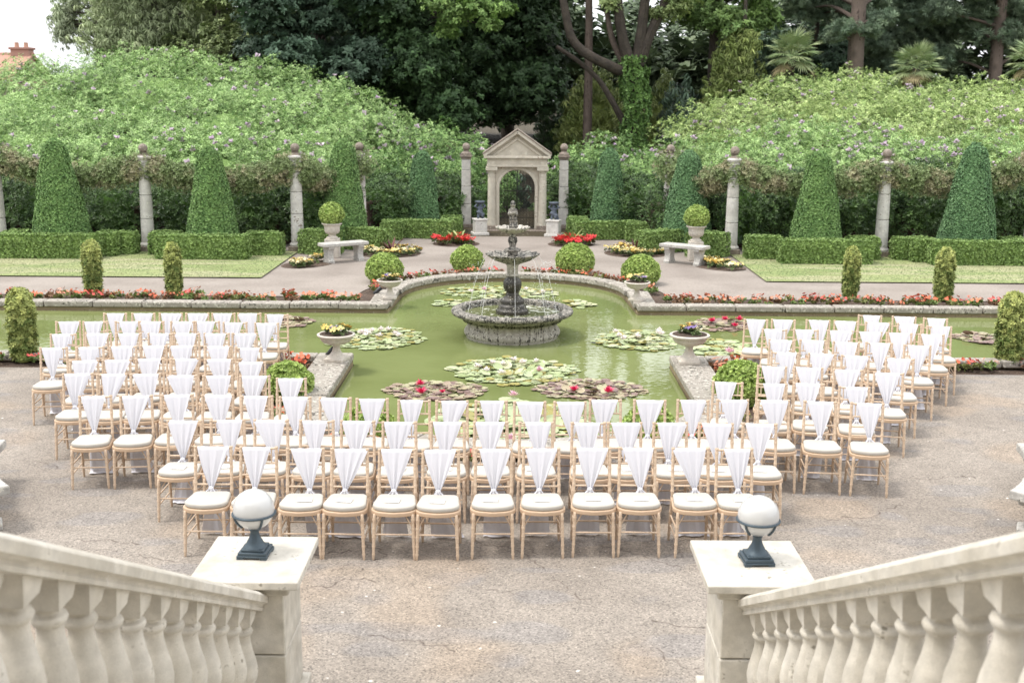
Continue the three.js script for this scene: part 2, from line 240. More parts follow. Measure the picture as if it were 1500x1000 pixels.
// wooded slope behind the garden
const slope = (x, z) => { const t = smooth(-33.6, -43, z), w = smooth(2.2, 8, Math.abs(x)); return t * (0.35 + w * 2.6) + smooth(-43, -75, z) * 1.4 + 0.12 * noise(x * 0.3, z * 0.3, 2) * t - 0.02; };
{
  const g = new THREE.PlaneGeometry(170, 110, 120, 80); g.rotateX(-PI / 2); g.translate(0, 0, -88.3); const p = g.attributes.position; for (let i = 0; i < p.count; i++) p.setY(i, slope(p.getX(i), p.getZ(i))); g.computeVertexNormals();
  const uv = g.attributes.uv; for (let i = 0; i < p.count; i++) uv.setXY(i, p.getX(i), p.getZ(i)); structure('hillside', g, MS.litter);
}

// ---------------------------------------------------------------- brick retaining wall behind the columns
{
  const run = [[15, -32.7], [5.6, -32.9], [4.3, -35.2], [1.35, -38.2]];
  for (const s of [-1, 1]) {
    const t = thing('brick_wall', 'low dark brick retaining wall behind the columns and hedges', 'wall', [0, 0, 0], 0, 'brick retaining walls');
    for (let i = 0; i < 3; i++) { const [x, z] = run[i], [X, Z] = run[i + 1], l = Math.hypot(X - x, Z - z); const a = Math.atan2(-(Z - z), s * (X - x));
      mesh('wall_panel', metres(T(rbox(l, 0.95, 0.3, 0.02, 1), s * (x + X) / 2, 0.47, (z + Z) / 2, 0, a)), MS.brick, t); mesh('wall_cap', metres(T(rbox(l + 0.06, 0.09, 0.4, 0.02, 1), s * (x + X) / 2, 0.985, (z + Z) / 2, 0, a)), MS.brick, t); }
  }
}
// ---------------------------------------------------------------- columns with ball finials
function column(x, z, h, square, label) {
  const t = thing('garden_column', label, 'column', [x, 0, z], 0, 'stone columns round the garden'), g = (q) => metres(q, rnd() * 6, rnd() * 6);
  mesh('base', g(T(rbox(0.44, 0.16, 0.44, 0.02, 2), 0, 0.08, 0)), MS.capital, t);
  if (!square) mesh('base_moulding', g(lathe([[0.21, 0.16], [0.22, 0.19], [0.21, 0.22], [0.185, 0.24], [0.178, 0.27]], 28)), MS.column, t);
  const y0 = square ? 0.16 : 0.26, y1 = h - 0.52; let y = y0; const cuts = [0.32, 0.3, 0.24, 0.14].map((c) => c * R(0.8, 1.2)), sum = cuts.reduce((a, b) => a + b);
  for (const c of cuts) { const d = (y1 - y0) * c / sum, ra = lerp(0.172, 0.145, (y - y0) / (y1 - y0)), rb = lerp(0.172, 0.145, (y + d - y0) / (y1 - y0));
    mesh('drum', g(square ? T(rbox(ra * 1.82, d - 0.012, ra * 1.82, 0.014, 2), R(-0.004, 0.004), y + d / 2, 0, 0, R(-0.01, 0.01)) : lathe([[0, y + 0.004], [ra - 0.014, y + 0.004], [ra, y + 0.016], [rb, y + d - 0.016], [rb - 0.014, y + d - 0.004], [0, y + d - 0.004]], 30)), MS.column, t); y += d; }
  mesh('capital', g(square ? merged([T(rbox(0.31, 0.05, 0.31, 0.012, 2), 0, y1 + 0.03, 0), T(rbox(0.38, 0.06, 0.38, 0.012, 2), 0, y1 + 0.1, 0), T(rbox(0.31, 0.06, 0.31, 0.012, 2), 0, y1 + 0.16, 0)]) : lathe([[0.145, y1], [0.165, y1 + 0.015], [0.148, y1 + 0.04], [0.148, y1 + 0.08], [0.19, y1 + 0.12], [0.195, y1 + 0.16], [0.17, y1 + 0.18], [0.14, y1 + 0.2], [0, y1 + 0.2]], 30)), square ? MS.capital : MS.column, t);
  mesh('finial_neck', g(lathe([[0.15, y1 + 0.18], [0.15, y1 + 0.21], [0.1, y1 + 0.23], [0.085, y1 + 0.27], [0.11, y1 + 0.29]], 24)), MS.capital, t);
  mesh('ball_finial', g(T(new THREE.SphereGeometry(0.122, 24, 16), 0, y1 + 0.385, 0)), MS.capital, t);
}
for (const s of [-1, 1]) {
  column(s * 1.54, -36.9, 2.72, true, 'square block pillar with ball finial standing beside the temple');
  column(s * 4.43, -33.4, 2.85, false, 'round column with ball finial standing behind a topiary cone');
  column(s * 5.84, -31.15, 2.9, false, 'round column with ball finial at the inner corner of a lawn');
  column(s * 9.8, -30.9, 2.87, false, 'round column with ball finial wrapped in climber between two topiary cones');
  column(s * 13.85, -31.1, 2.95, false, 'round column with ball finial past the outer topiary cone');
}
// ---------------------------------------------------------------- temple gateway
{
  const t = thing('garden_temple', 'sandstone gateway with triangular pediment over an arched iron gate', 'temple', [0.07, 0, -36.45]), g = (q) => metres(q, rnd() * 6, rnd() * 6);
  const W = 1.86, springY = 1.36, ar = 0.55, s = new THREE.Shape(); s.moveTo(-0.68, 0); s.lineTo(-0.68, 2.01); s.lineTo(0.68, 2.01); s.lineTo(0.68, 0); s.lineTo(ar, 0); s.lineTo(ar, springY); s.absarc(0, springY, ar, 0, PI, false); s.lineTo(-ar, 0);
  mesh('arch_wall', g(T(new THREE.ExtrudeGeometry(s, { depth: 0.5, bevelEnabled: true, bevelSize: 0.012, bevelThickness: 0.012, bevelOffset: -0.012, curveSegments: 20 }), 0, 0, -0.35)), MS.temple, t);
  const a = new THREE.Shape(); a.absarc(0, springY, ar + 0.1, 0, PI, false); a.lineTo(-ar - 0.1, 0.1); a.lineTo(-ar - 0.01, 0.1); a.lineTo(-ar - 0.01, springY); a.absarc(0, springY, ar + 0.01, PI, 0, true); a.lineTo(ar + 0.01, 0.1); a.lineTo(ar + 0.1, 0.1);
  mesh('arch_moulding', g(T(new THREE.ExtrudeGeometry(a, { depth: 0.03, bevelEnabled: true, bevelSize: 0.01, bevelThickness: 0.01, bevelOffset: -0.01, curveSegments: 20 }), 0, 0, 0.155)), MS.temple, t);
  for (const k of [-1, 1]) {
    const x = k * 0.79; const c = mesh('pilaster_column', g(T(lathe([[0.15, 0.2], [0.155, 0.26], [0.135, 0.3], [0.13, 0.7], [0.118, 1.7], [0.135, 1.72], [0.118, 1.75], [0.118, 1.82], [0.15, 1.86], [0.16, 1.9]], 28), x, 0, 0.2)), MS.temple, t);
    mesh('column_base', g(T(rbox(0.36, 0.2, 0.36, 0.015, 2), x, 0.1, 0.2)), MS.capital, t); mesh('column_capital', g(T(rbox(0.36, 0.11, 0.36, 0.015, 2), x, 1.95, 0.2)), MS.temple, t);
    mesh('side_pier', g(T(rbox(0.22, 1.98, 0.42, 0.015, 2), k * 0.8, 0.99, -0.16)), MS.temple, t);
  }
  mesh('entablature', g(T(rbox(W, 0.27, 0.7, 0.012, 2), 0, 2.14, 0.0)), MS.temple, t); mesh('architrave_band', g(T(rbox(W + 0.03, 0.06, 0.73, 0.01, 2), 0, 2.04, 0)), MS.temple, t);
  mesh('cornice', g(T(rbox(W + 0.2, 0.075, 0.9, 0.015, 2), 0, 2.31, 0)), MS.temple, t);
  const tri = (w, h, d, z, y) => { const q = new THREE.Shape(); q.moveTo(-w, 0); q.lineTo(w, 0); q.lineTo(0, h); q.lineTo(-w, 0); return T(new THREE.ExtrudeGeometry(q, { depth: d, bevelEnabled: false }), 0, y, z); };
  mesh('tympanum', g(tri(0.98, 0.67, 0.62, -0.36, 2.34)), MS.temple, t);
  for (const k of [-1, 1]) { // raking cornices in two steps
    const L = Math.hypot(1.03, 0.72), an = Math.atan2(0.72, 1.03);
    mesh('raking_cornice', g(T(rbox(L + 0.02, 0.1, 0.88, 0.014, 2), k * 0.515, 2.35 + 0.36 + 0.01, 0, 0, 0, -k * an)), MS.temple, t);
    mesh('raking_moulding', g(T(rbox(L * 0.74, 0.075, 0.06, 0.012, 2), k * 0.37, 2.35 + 0.235 + 0.03, 0.275, 0, 0, -k * an)), MS.temple, t);
    mesh('roof_slab', g(T(rbox(L + 0.06, 0.03, 0.94, 0.01, 1), k * 0.525, 2.35 + 0.367 + 0.075, 0, 0, 0, -k * an)), MS.capital, t);
  }
  const iron = plain([0.035, 0.033, 0.03], 0.5, { metalness: 0.5 }), bars = [];
  for (let k = -14; k <= 14; k++) for (const d of [-1, 1]) { // diamond lattice of the lower gate
    const x0 = k * 0.085; let pts = []; const yb = 0.06, yt = 1.25; let xa = x0, xb = x0 + d * (yt - yb), ya = yb, yc = yt; const clip = (xv) => Math.max(-0.54, Math.min(0.54, xv));
    const ca = clip(xa), cb = clip(xb); if (Math.abs(ca - cb) < 0.02) continue; ya = yb + Math.abs(ca - xa); yc = yb + Math.abs(cb - xa); if (yc > yt + 0.001 || ya > yt) continue; bars.push(rod(V(ca, ya, d * 0.004), V(cb, yc, d * 0.004), 0.0065, 4));
  }
  mesh('lattice', merged(bars), iron, t, true);
  for (let k = -5; k <= 5; k++) { const x = k * 0.1, top = springY + Math.sqrt(Math.max(0, 0.54 * 0.54 - x * x)); mesh('gate_bar', rod(V(x, 0.05, 0.015), V(x, top, 0.015), k === 0 ? 0.016 : 0.006, 6), iron, t); }
  for (const y of [0.05, 0.42, 1.26]) mesh('gate_rail', rod(V(-0.55, y, 0.018), V(0.55, y, 0.018), 0.014, 6), iron, t);
  mesh('step', g(T(rbox(2.2, 0.08, 0.9, 0.015, 2), 0, 0.03, 0.05)), MS.capital, t);
}
// ---------------------------------------------------------------- clipped greenery
const HM = leafMat({ roughness: 0.6 }), coreCache = new Map();
const coreOf = (cols) => { const c = mixc(cols[0], cols[1], 0.5), k = c.join(); if (!coreCache.has(k)) coreCache.set(k, new THREE.MeshPhysicalMaterial({ color: new THREE.Color().setRGB(...c), roughness: 1, specularIntensity: 0 })); return coreCache.get(k); }; // the leaves further in, of the same green
// tufts over a list of sample(): returns [point, normal]
function clipped(parent, n, sample, size, cols, jitter = 0.4, geo = TUFT) {
  const list = []; for (let i = 0; i < n; i++) { const [p, nn] = sample(); const d = nn.clone().addScaledVector(rdir(), jitter).normalize(); const k = fbm(p.x * 2.2, p.y * 2.2, p.z * 2.2, 2); list.push([p.addScaledVector(nn, R(-0.035, 0.02) + k * 0.02), d, size * R(0.7, 1.3), mixc(cols[0], cols[1], clamp(rnd() * 0.8 + noise(p.x * 3 + 40, p.y * 3, p.z * 3) * 0.25 + 0.1), R(0.8, 1.2))]); }
  return copies('foliage', geo, HM, list, parent);
}
// cones with rounded tops
function cone(x, z, h, rb, rt, cols, label) {
  const t = thing('topiary_cone', label, 'topiary', [x, 0, z], rnd() * 6, 'tall clipped topiary cones'), bulge = R(0.02, 0.06), lean = R(-0.03, 0.03);
  const rad = (y) => { const u = y / h, top = 1 - smooth(0.88, 1.0, u) ** 2 * 0.9; return (lerp(rb, rt, u) + bulge * Math.sin(u * PI)) * Math.sqrt(Math.max(0.01, top)); };
  const pts = []; for (let i = 0; i <= 22; i++) { const y = h * i / 22; pts.push([Math.max(0.02, rad(y) - 0.07), y]); } pts.push([0, h - 0.05]); mesh('core', lathe(pts, 20), coreOf(cols), t); mesh('trunk', rod(V(0, -0.02, 0), V(0, 0.4, 0), 0.06), plain([0.1, 0.07, 0.05]), t);
  clipped(t, Math.round(h * rb * 6500), () => { let y, a = R(0, 2 * PI); do y = R(0.04, 1) * h; while (rnd() * rb > rad(y) + 0.08); const r = rad(y) + 0.012 * Math.sin(a * 3 + y * 4), sl = (rad(y - 0.02) - rad(y + 0.02)) / 0.04; return [V(r * Math.cos(a) + lean * y, y, r * Math.sin(a)), V(Math.cos(a), clamp(sl, -0.2, 3), Math.sin(a)).normalize()]; }, 0.041, cols, 0.3);
}
const YEW = [[0.1, 0.2, 0.06], [0.26, 0.41, 0.14]], YEWB = [[0.085, 0.18, 0.075], [0.21, 0.36, 0.165]], BOX = [[0.12, 0.2, 0.05], [0.31, 0.44, 0.14]], BALL = [[0.24, 0.35, 0.08], [0.45, 0.56, 0.17]];
for (const s of [-1, 1]) {
  cone(s * 11.85, -30.35, s < 0 ? 2.98 : 3.04, 0.78, 0.21, s < 0 ? YEW : YEWB, 'clipped yew cone in the outer hedge box');
  cone(s * 7.92, -30.4, s < 0 ? 2.8 : 2.8, 0.73, 0.22, YEW, 'clipped yew cone boxed in by hedge between two columns');
  cone(s * 4.8, -32.3, s < 0 ? 2.95 : 2.72, 0.72, 0.21, s < 0 ? YEW : YEWB, 'clipped yew cone behind the stone bench and ball-topped urn');
  cone(s * 2.86, -35.7, s < 0 ? 2.5 : 2.62, 0.55, 0.2, YEWB, 'slimmer dark yew cone next to a square pillar of the temple');
}
function hedge(label, boxes) { // boxes: x, z, wide, deep, high, turn
  const t = thing('box_hedge', label, 'hedge', [0, 0, 0], 0, 'low clipped box hedges');
  for (const [x, z, w, d, h, a = 0] of boxes) {
    mesh('core', T(rbox(w - 0.1, h - 0.05, d - 0.1, 0.05, 2), x, h / 2 - 0.03, z, 0, a), coreOf(BOX), t);
    const top = w * d, fr = w * h, sd = d * h, all = top + fr * 2 + sd * 2, ca = Math.cos(a), sa = Math.sin(a);
    clipped(t, Math.round(all * 800), () => { let k = rnd() * all, p, n; if (k < top) { p = V(R(-w, w) / 2, h, R(-d, d) / 2); n = V(0, 1, 0); } else if ((k -= top) < fr * 2) { const s = k < fr ? 1 : -1; p = V(R(-w, w) / 2, R(0.02, h), s * d / 2); n = V(0, 0.1, s); } else { const s = k - fr * 2 < sd ? 1 : -1; p = V(s * w / 2, R(0.02, h), R(-d, d) / 2); n = V(s, 0.1, 0); }
      const e = 0.07; if (h - p.y < e && n.y < 0.5) p.addScaledVector(n, -(e - (h - p.y)) * 0.5); return [V(x + p.x * ca + p.z * sa, p.y, z - p.x * sa + p.z * ca), V(n.x * ca + n.z * sa, n.y, -n.x * sa + n.z * ca).normalize()]; }, 0.045, BOX);
  }
}
for (const s of [-1, 1]) {
  hedge('box hedge stepping out round the outer yew cone', [[s * 11.85, -29.45, 2.5, 0.55, 0.6], [s * 13.05, -30.2, 0.6, 1.0, 0.58], [s * 10.6, -30.15, 0.6, 0.9, 0.58], [s * 10.15, -30.35, 0.4, 0.5, 0.56]]);
  hedge('box hedge stepping out round the yew cone between two columns', [[s * 7.95, -29.5, 2.3, 0.55, 0.6], [s * 6.55, -30.35, 0.9, 0.6, 0.58], [s * 9.15, -30.35, 0.75, 0.6, 0.58]]);
  hedge('box hedge angled round the bench behind the urn', [[s * 5.15, -30.7, 1.0, 0.6, 0.62, s * 0.5], [s * 4.05, -31.6, 1.5, 0.55, 0.58, s * 0.6]]);
  hedge('box hedge beside the temple under the slim dark cone', [[s * 2.75, -34.5, 1.9, 0.55, 0.5, s * 0.18], [s * 3.6, -34.2, 0.6, 0.9, 0.5], [s * 1.95, -35.6, 0.6, 1.3, 0.48]]);
}
function ball(px, py, r, label, cols = BALL) {
  const c = at(px, py), t = thing('box_ball', label, 'topiary', [c.x, 0, c.z], 0, 'clipped box balls');
  mesh('core', T(new THREE.SphereGeometry(r - 0.05, 24, 16), 0, r * 0.7, 0, 0, 0, 0, [1, 0.8, 1]), coreOf(cols), t);
  clipped(t, Math.round(r * r * 19000), () => { const n = rdir(); if (n.y < -0.75) n.y *= -1; const k = 1 + 0.04 * noise(n.x * 1.7, n.y * 1.7, n.z * 1.7 + px); return [V(n.x * r * k, Math.max(0.02, r * 0.7 + n.y * r * 0.84 * k), n.z * r * k), n.clone()]; }, 0.042, cols, 0.55);
}
ball(684, 396, 0.37, 'clipped box ball at the back rim of the round bay'); ball(842, 400, 0.44, 'clipped box ball at the back rim of the round bay');
ball(563, 413, 0.4, 'clipped box ball standing behind a flower-filled tazza urn'); ball(938, 416, 0.41, 'clipped box ball standing behind a flower-filled tazza urn');
ball(421, 586, 0.33, 'clipped box ball tucked behind the chairs beside the wide coping'); ball(1085, 590, 0.36, 'clipped box ball tucked behind the chairs beside the wide coping');
ball(540, 652, 0.3, 'clipped box ball half hidden by the backs of the middle chairs'); ball(950, 652, 0.3, 'clipped box ball half hidden by the backs of the middle chairs');
// golden yew pillars
function pillar(px, py, h, r, label) {
  const c = at(px, py), t = thing('golden_yew', label, 'shrub', [c.x, 0, c.z], rnd() * 6, 'small golden yew pillars'), s = rnd() * 9;
  const rad = (y, a) => { const u = y / h; return r * (0.78 + 0.3 * Math.sin(u * 2.6 + 0.3)) * Math.sqrt(clamp((1.02 - u) * 7)) * (1 + 0.16 * noise(Math.cos(a) * 1.3 + s, y * 5, Math.sin(a) * 1.3)); };
  const pts = []; for (let i = 0; i <= 14; i++) pts.push([Math.max(0.01, rad(h * i / 14, 0) - 0.06), h * i / 14]); mesh('core', lathe(pts, 14), coreOf([[0.12, 0.18, 0.04], [0.6, 0.64, 0.22]]), t); mesh('stem', rod(V(0, -0.02, 0), V(0, 0.25, 0), 0.035), plain([0.1, 0.07, 0.05]), t);
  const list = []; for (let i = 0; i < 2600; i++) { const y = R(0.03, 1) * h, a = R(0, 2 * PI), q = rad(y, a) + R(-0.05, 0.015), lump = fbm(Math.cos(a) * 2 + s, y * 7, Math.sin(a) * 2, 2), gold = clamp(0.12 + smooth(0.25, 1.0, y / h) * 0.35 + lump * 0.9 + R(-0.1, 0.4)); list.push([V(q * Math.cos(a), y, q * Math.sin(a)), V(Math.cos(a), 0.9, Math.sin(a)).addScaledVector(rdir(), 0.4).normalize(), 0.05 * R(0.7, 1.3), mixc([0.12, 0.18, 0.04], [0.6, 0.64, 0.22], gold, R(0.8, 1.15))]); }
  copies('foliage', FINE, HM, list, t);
}
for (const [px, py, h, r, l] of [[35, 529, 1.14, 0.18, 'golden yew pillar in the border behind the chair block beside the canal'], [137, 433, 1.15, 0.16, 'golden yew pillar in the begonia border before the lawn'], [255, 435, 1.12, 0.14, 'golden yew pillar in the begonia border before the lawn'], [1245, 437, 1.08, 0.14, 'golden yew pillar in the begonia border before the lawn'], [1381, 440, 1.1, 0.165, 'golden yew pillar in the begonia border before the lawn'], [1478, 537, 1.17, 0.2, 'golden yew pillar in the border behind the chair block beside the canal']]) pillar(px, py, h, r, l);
// climber garlands slung between the columns
function garland(a, b, ya, yb, sag, label) {
  const t = thing('climber_garland', label, 'climber', [0, 0, 0], 0, 'climber garlands slung between columns'), pts = [], P = (u) => V(lerp(a[0], b[0], u), lerp(ya, yb, u) - sag * 4 * u * (1 - u), lerp(a[1], b[1], u));
  for (let i = 0; i <= 12; i++) pts.push(P(i / 12)); mesh('stem', limb(pts, 0.03, 0.03, 6, 20), plain([0.12, 0.085, 0.06], 0.9), t);
  const list = []; for (let i = 0; i < 5200; i++) { const u = rnd(), p = P(u), fat = lerp(0.5, 0.4, Math.sin(u * PI)) * (1 + 0.35 * noise(u * 9, a[0], 3)), d = rdir(), k = fat * Math.pow(rnd(), 0.4); p.add(V(d.x * k, d.y * k * 0.85 - 0.06, d.z * k * 0.7)); const brown = smooth(-0.15, 0.5, fbm(p.x * 1.3, p.y * 1.6, 4, 3) + R(-0.2, 0.2)); list.push([p, d.addScaledVector(rdir(), 0.6).normalize(), R(0.05, 0.095), mixc([0.22, 0.29, 0.12], [0.4, 0.37, 0.23], brown, R(0.7, 1.2))]); }
  copies('foliage', FINE, HM, list, t);
}
for (const s of [-1, 1]) {
  garland([s * 13.85, -31.1], [s * 9.8, -30.9], 2.55, 2.35, 0.42, 'browning climber garland between the two outer columns'); garland([s * 9.8, -30.9], [s * 5.84, -31.15], 2.35, 2.35, 0.42, 'browning climber garland behind the yew cone between two columns'); garland([s * 5.84, -31.15], [s * 4.43, -33.4], 2.3, 2.35, 0.4, 'short browning climber garland linking the column behind the cone'); garland([s * 13.85, -31.1], [s * 17.8, -31], 2.5, 2.4, 0.42, 'browning climber garland running on past the last column');
}

// ---------------------------------------------------------------- rhododendrons on the bank: mounds given by their top in the photograph and their distance
const RM = leafMat({ roughness: 0.45 });
function bush(name, label, category, group, px, pyTop, halfPx, z, { ry = 2.3, deep = 0.8, dens = 330, size = 0.095, cols, geo = RHODO, bloom = 0, bump = 0.75, mat = RM }) {
  if (name === 'rhododendron_bush') { halfPx *= 1.3; pyTop += 2; } const top = atZ(px, pyTop, z), rx = Math.abs(atZ(px + halfPx, pyTop, z).x - top.x), rz = Math.max(1.2, rx * deep), base = Math.max(0, slope(top.x, z)), cy = top.y - ry;
  const t = thing(name, label, category, [top.x, Math.min(base, cy), z], 0, group), oy = cy - t.position.y, s = rnd() * 50;
  mesh('stems', merged(Array.from({ length: 5 }, () => rod(V(R(-0.5, 0.5) * rx * 0.5, -0.3, R(-0.3, 0.3)), V(R(-0.6, 0.6) * rx, oy + ry * 0.3, R(-0.4, 0.4) * rz), 0.05, 6, 0.02))), plain([0.09, 0.065, 0.045], 0.9), t, true);
  mesh('core', T(new THREE.SphereGeometry(1, 20, 14), 0, oy, 0, 0, 0, 0, [rx * 0.6, ry * 0.6, rz * 0.6]), coreOf(cols), t);
  const n = Math.round(dens * rx * (ry + rz) * 2.2), list = [], fl = [];
  for (let i = 0; i < n; i++) {
    const d = rdir(); if (d.y < -0.6 || d.z < -0.55) { i -= 0.5; continue; }
    const lump = noise(d.x * rx * 0.7 + s, d.y * 1.6, d.z * rz * 0.7) * 0.6 + noise(d.x * rx * 1.5 + s, d.y * ry * 1.5, d.z * rz * 1.5) * 0.55, k = (1 + bump * 0.35 * lump) * (1 - 0.3 * Math.pow(rnd(), 1.6));
    const p = V(d.x * rx * k, oy + d.y * ry * k, d.z * rz * k); if (p.y + t.position.y < base - 0.1) continue;
    const nn = V(d.x / rx, d.y / ry, d.z / rz).normalize().multiplyScalar(0.8).add(V(0, 0.7, 0.15)).addScaledVector(rdir(), 0.45).normalize(), young = clamp(0.45 + noise(p.x * 1.1 + s, p.y * 1.1, p.z * 1.1 + 30) * 0.25 + R(-0.45, 0.5));
    list.push([p, nn, size * R(0.7, 1.35), mixc(cols[0], cols[1], young, R(0.75, 1.2))]);
    if (rnd() < bloom && noise(p.x * 0.8 + s, p.y * 0.8, 3) > -0.1) fl.push([p.clone().addScaledVector(nn, 0.05), nn, R(0.09, 0.16), mixc([0.5, 0.38, 0.5], [0.62, 0.53, 0.58], rnd(), R(0.8, 1.1))]);
  }
  copies('foliage', geo, mat, list, t); if (fl.length > 8) copies('blossoms', BLOSSOM, leafMat({ roughness: 0.8 }), fl, t);
  return t;
}
const RH = [[0.11, 0.22, 0.05], [0.52, 0.71, 0.29]], RHY = [[0.15, 0.25, 0.055], [0.6, 0.73, 0.3]], RHD = [[0.08, 0.18, 0.045], [0.36, 0.54, 0.18]];
const bank = (list, o, label) => { for (const [px, py, hw, z, ry = 2.3] of list) bush('rhododendron_bush', label, 'shrub', 'rhododendrons banked up behind the columns', px, py, hw, z, { ...o, ry }); };
bank([[60, 90, 125, -43], [230, 74, 140, -44], [390, 92, 110, -43], [500, 122, 85, -41], [40, 148, 115, -38.5], [190, 156, 110, -38.3], [330, 124, 105, -40], [450, 150, 90, -39]], { cols: RH, bloom: 0.018 }, 'pale green rhododendron mound high on the bank near the weeping birch');
bank([[1230, 106, 150, -44], [1430, 114, 140, -44.5], [1320, 138, 125, -41.5], [1480, 150, 105, -40.5], [1085, 148, 105, -42]], { cols: RHY, bloom: 0.02 }, 'yellowish rhododendron mound high on the bank below the palms');
bank([[110, 196, 105, -35.8, 1.9], [290, 190, 120, -36.2, 1.9], [430, 196, 85, -36, 1.9], [570, 165, 75, -40.5, 2.1]], { cols: RH, bloom: 0.03 }, 'rhododendron mound with lilac blooms spilling over the brick wall');
bank([[1180, 176, 115, -38.5, 2], [1025, 196, 70, -39.5, 2], [1300, 192, 110, -36.6, 2], [1445, 200, 105, -36.4, 2], [1120, 210, 80, -36.2, 1.8]], { cols: RH, bloom: 0.05 }, 'rhododendron mound dotted with lilac pink blooms behind the yew cones');
bank([[640, 180, 75, -40, 2.4], [560, 215, 60, -37, 2.1], [660, 225, 55, -38.6, 2.2], [878, 194, 62, -40, 2.3], [955, 215, 60, -38.8, 2.1], [848, 222, 45, -38.8, 2.1], [700, 200, 45, -40.5, 2]], { cols: RHD, bloom: 0.03 }, 'deep green rhododendron standing behind the temple pillars');
for (const px of [-40, 60, 165, 265, 370, 470, 560, 640, 860, 930, 1010, 1095, 1180, 1265, 1355, 1450, 1540]) bush('laurel_bush', 'dark glossy laurel hanging over the brick wall behind the hedges', 'shrub', 'laurels hanging over the brick wall', px, 246 + R(-8, 8), 62, (() => { const x = Math.abs(atZ(px, 250, -35).x); return x > 5.6 ? -32.95 : x > 4.3 ? lerp(-35.5, -33.1, (x - 4.3) / 1.3) : lerp(-38.6, -35.5, (x - 1.35) / 2.95); })(), { ry: 1.2, deep: 0.3, dens: 300, size: 0.11, cols: [[0.025, 0.06, 0.016], [0.11, 0.2, 0.052]], bump: 0.6 });

// ---------------------------------------------------------------- trees
const TM = leafMat({ roughness: 0.6 }), bark = stone({ a: [0.22, 0.195, 0.17], b: [0.32, 0.285, 0.25], dark: [0.16, 0.14, 0.12], grow: 0.3, lichen: -0.3, seed: 21, tile: 1, streak: 0.6, bump: 0.03 }), barkRed = stone({ a: [0.36, 0.315, 0.285], b: [0.46, 0.405, 0.37], dark: [0.24, 0.2, 0.18], grow: 0.3, lichen: -0.3, seed: 22, tile: 1.2, streak: 0.7, bump: 0.03 });
function barkOf(list, n = 1) { return list.map((g) => { const uv = g.attributes.uv; for (let i = 0; i < uv.count; i++) uv.setXY(i, uv.getY(i) * 0.9, uv.getX(i) * 6); return g; }); }
// blobs: [px, py, radius in px, z]; leaf clumps fill a flattened shell round each one and a limb reaches it from the trunk
function tree({ name, label, px, z, r = 0.3, h = 9, blobs, geo = SPRAY, size = 0.32, n = 150, cols, mat = bark, flatten = 0.7, lean = 0, trunkTop, limbs = true, extra }) {
  const b = atZ(px, 150, z), y0 = slope(b.x, z) - 0.15, t = thing(name, label, 'tree', [b.x, y0, z], 0, 'trees growing behind the bank'), L = (v) => V(v.x - b.x, v.y - y0, v.z - z);
  const H = trunkTop ?? h, trunkPts = [V(0, -0.2, 0), V(lean * 0.3 + R(-0.1, 0.1), H * 0.35, R(-0.1, 0.1)), V(lean * 0.7 + R(-0.15, 0.15), H * 0.7, 0), V(lean, H, 0)];
  mesh('trunk', barkOf([limb(trunkPts, r, r * 0.35, 10, 18)])[0], mat, t);
  const list = [], curve = new THREE.CatmullRomCurve3(trunkPts), lim = [];
  for (const [bx, by, br, bz = z] of blobs) {
    const c = L(atZ(bx, by, bz)), rad = br * -bz / F, s0 = curve.getPoint(clamp((c.y - rad * 0.8) / H, 0.15, 0.97));
    if (limbs) lim.push(limb([s0, s0.clone().lerp(c, 0.5).add(V(R(-0.2, 0.2), R(0, 0.35), R(-0.2, 0.2))), c], r * 0.28, 0.02, 6, 8));
    const high = by < -70, m = Math.round(n * (high ? 0.3 : 2.3) * Math.max(0.4, rad * rad / 2)), sz = high ? size * 1.9 : size * 0.64, tint = R(0.75, 1.25);
    for (let i = 0; i < m; i++) { const d = rdir(), k = Math.pow(rnd(), 0.38) * (1 + 0.35 * noise(d.x * 1.8 + bx, d.y * 1.8, d.z * 1.8)); const p = c.clone().add(V(d.x * rad * k, d.y * rad * flatten * k, d.z * rad * k)); list.push([p, V(d.x * 0.6, 0.75, d.z * 0.6).addScaledVector(rdir(), 0.5).normalize(), sz * R(0.6, 1.3), mixc(cols[0], cols[1], rnd() * rnd() + 0.12, tint * R(0.75, 1.25))]); }
  }
  if (lim.length) mesh('limbs', merged(barkOf(lim)), mat, t, true);
  copies('crown', geo, TM, list, t); if (extra) extra(t, L); return t;
}
// blobs spread over a part of the picture above a lower edge
function spread(x0, x1, y0, bottom, z0, z1, step, rad, keep = 1) { const out = []; for (let x = x0; x <= x1; x += step) for (let y = y0; y < bottom(x); y += step * 0.75) if (rnd() < keep) out.push([x + R(-0.4, 0.4) * step, Math.min(y + R(-0.3, 0.3) * step, bottom(x) - rad * 0.55), rad * R(0.7, 1.25), R(z0, z1)]); return out; }
const DARK = [[0.035, 0.07, 0.04], [0.16, 0.25, 0.16]], DARKG = [[0.035, 0.075, 0.028], [0.14, 0.25, 0.09]], OLIVE = [[0.15, 0.21, 0.075], [0.42, 0.5, 0.21]], GREYG = [[0.29, 0.36, 0.21], [0.58, 0.65, 0.44]], LEAFY = [[0.1, 0.18, 0.05], [0.3, 0.45, 0.13]], PINE = [[0.08, 0.13, 0.08], [0.28, 0.36, 0.23]], YELG = [[0.16, 0.23, 0.05], [0.44, 0.51, 0.17]];
tree({ name: 'weeping_birch', label: 'weeping birch with grey green hanging sprays beside the open sky', px: 150, z: -56, r: 0.22, h: 13, blobs: [...spread(112, 215, -260, (x) => 66 + (x - 110) * 0.1, -58, -54, 34, 30, 0.75), [96, 30, 14, -56], [88, 44, 10, -56], [100, 8, 18, -56], [86, 20, 10, -56]], geo: HANG, size: 0.3, n: 130, cols: GREYG, flatten: 1.1 });
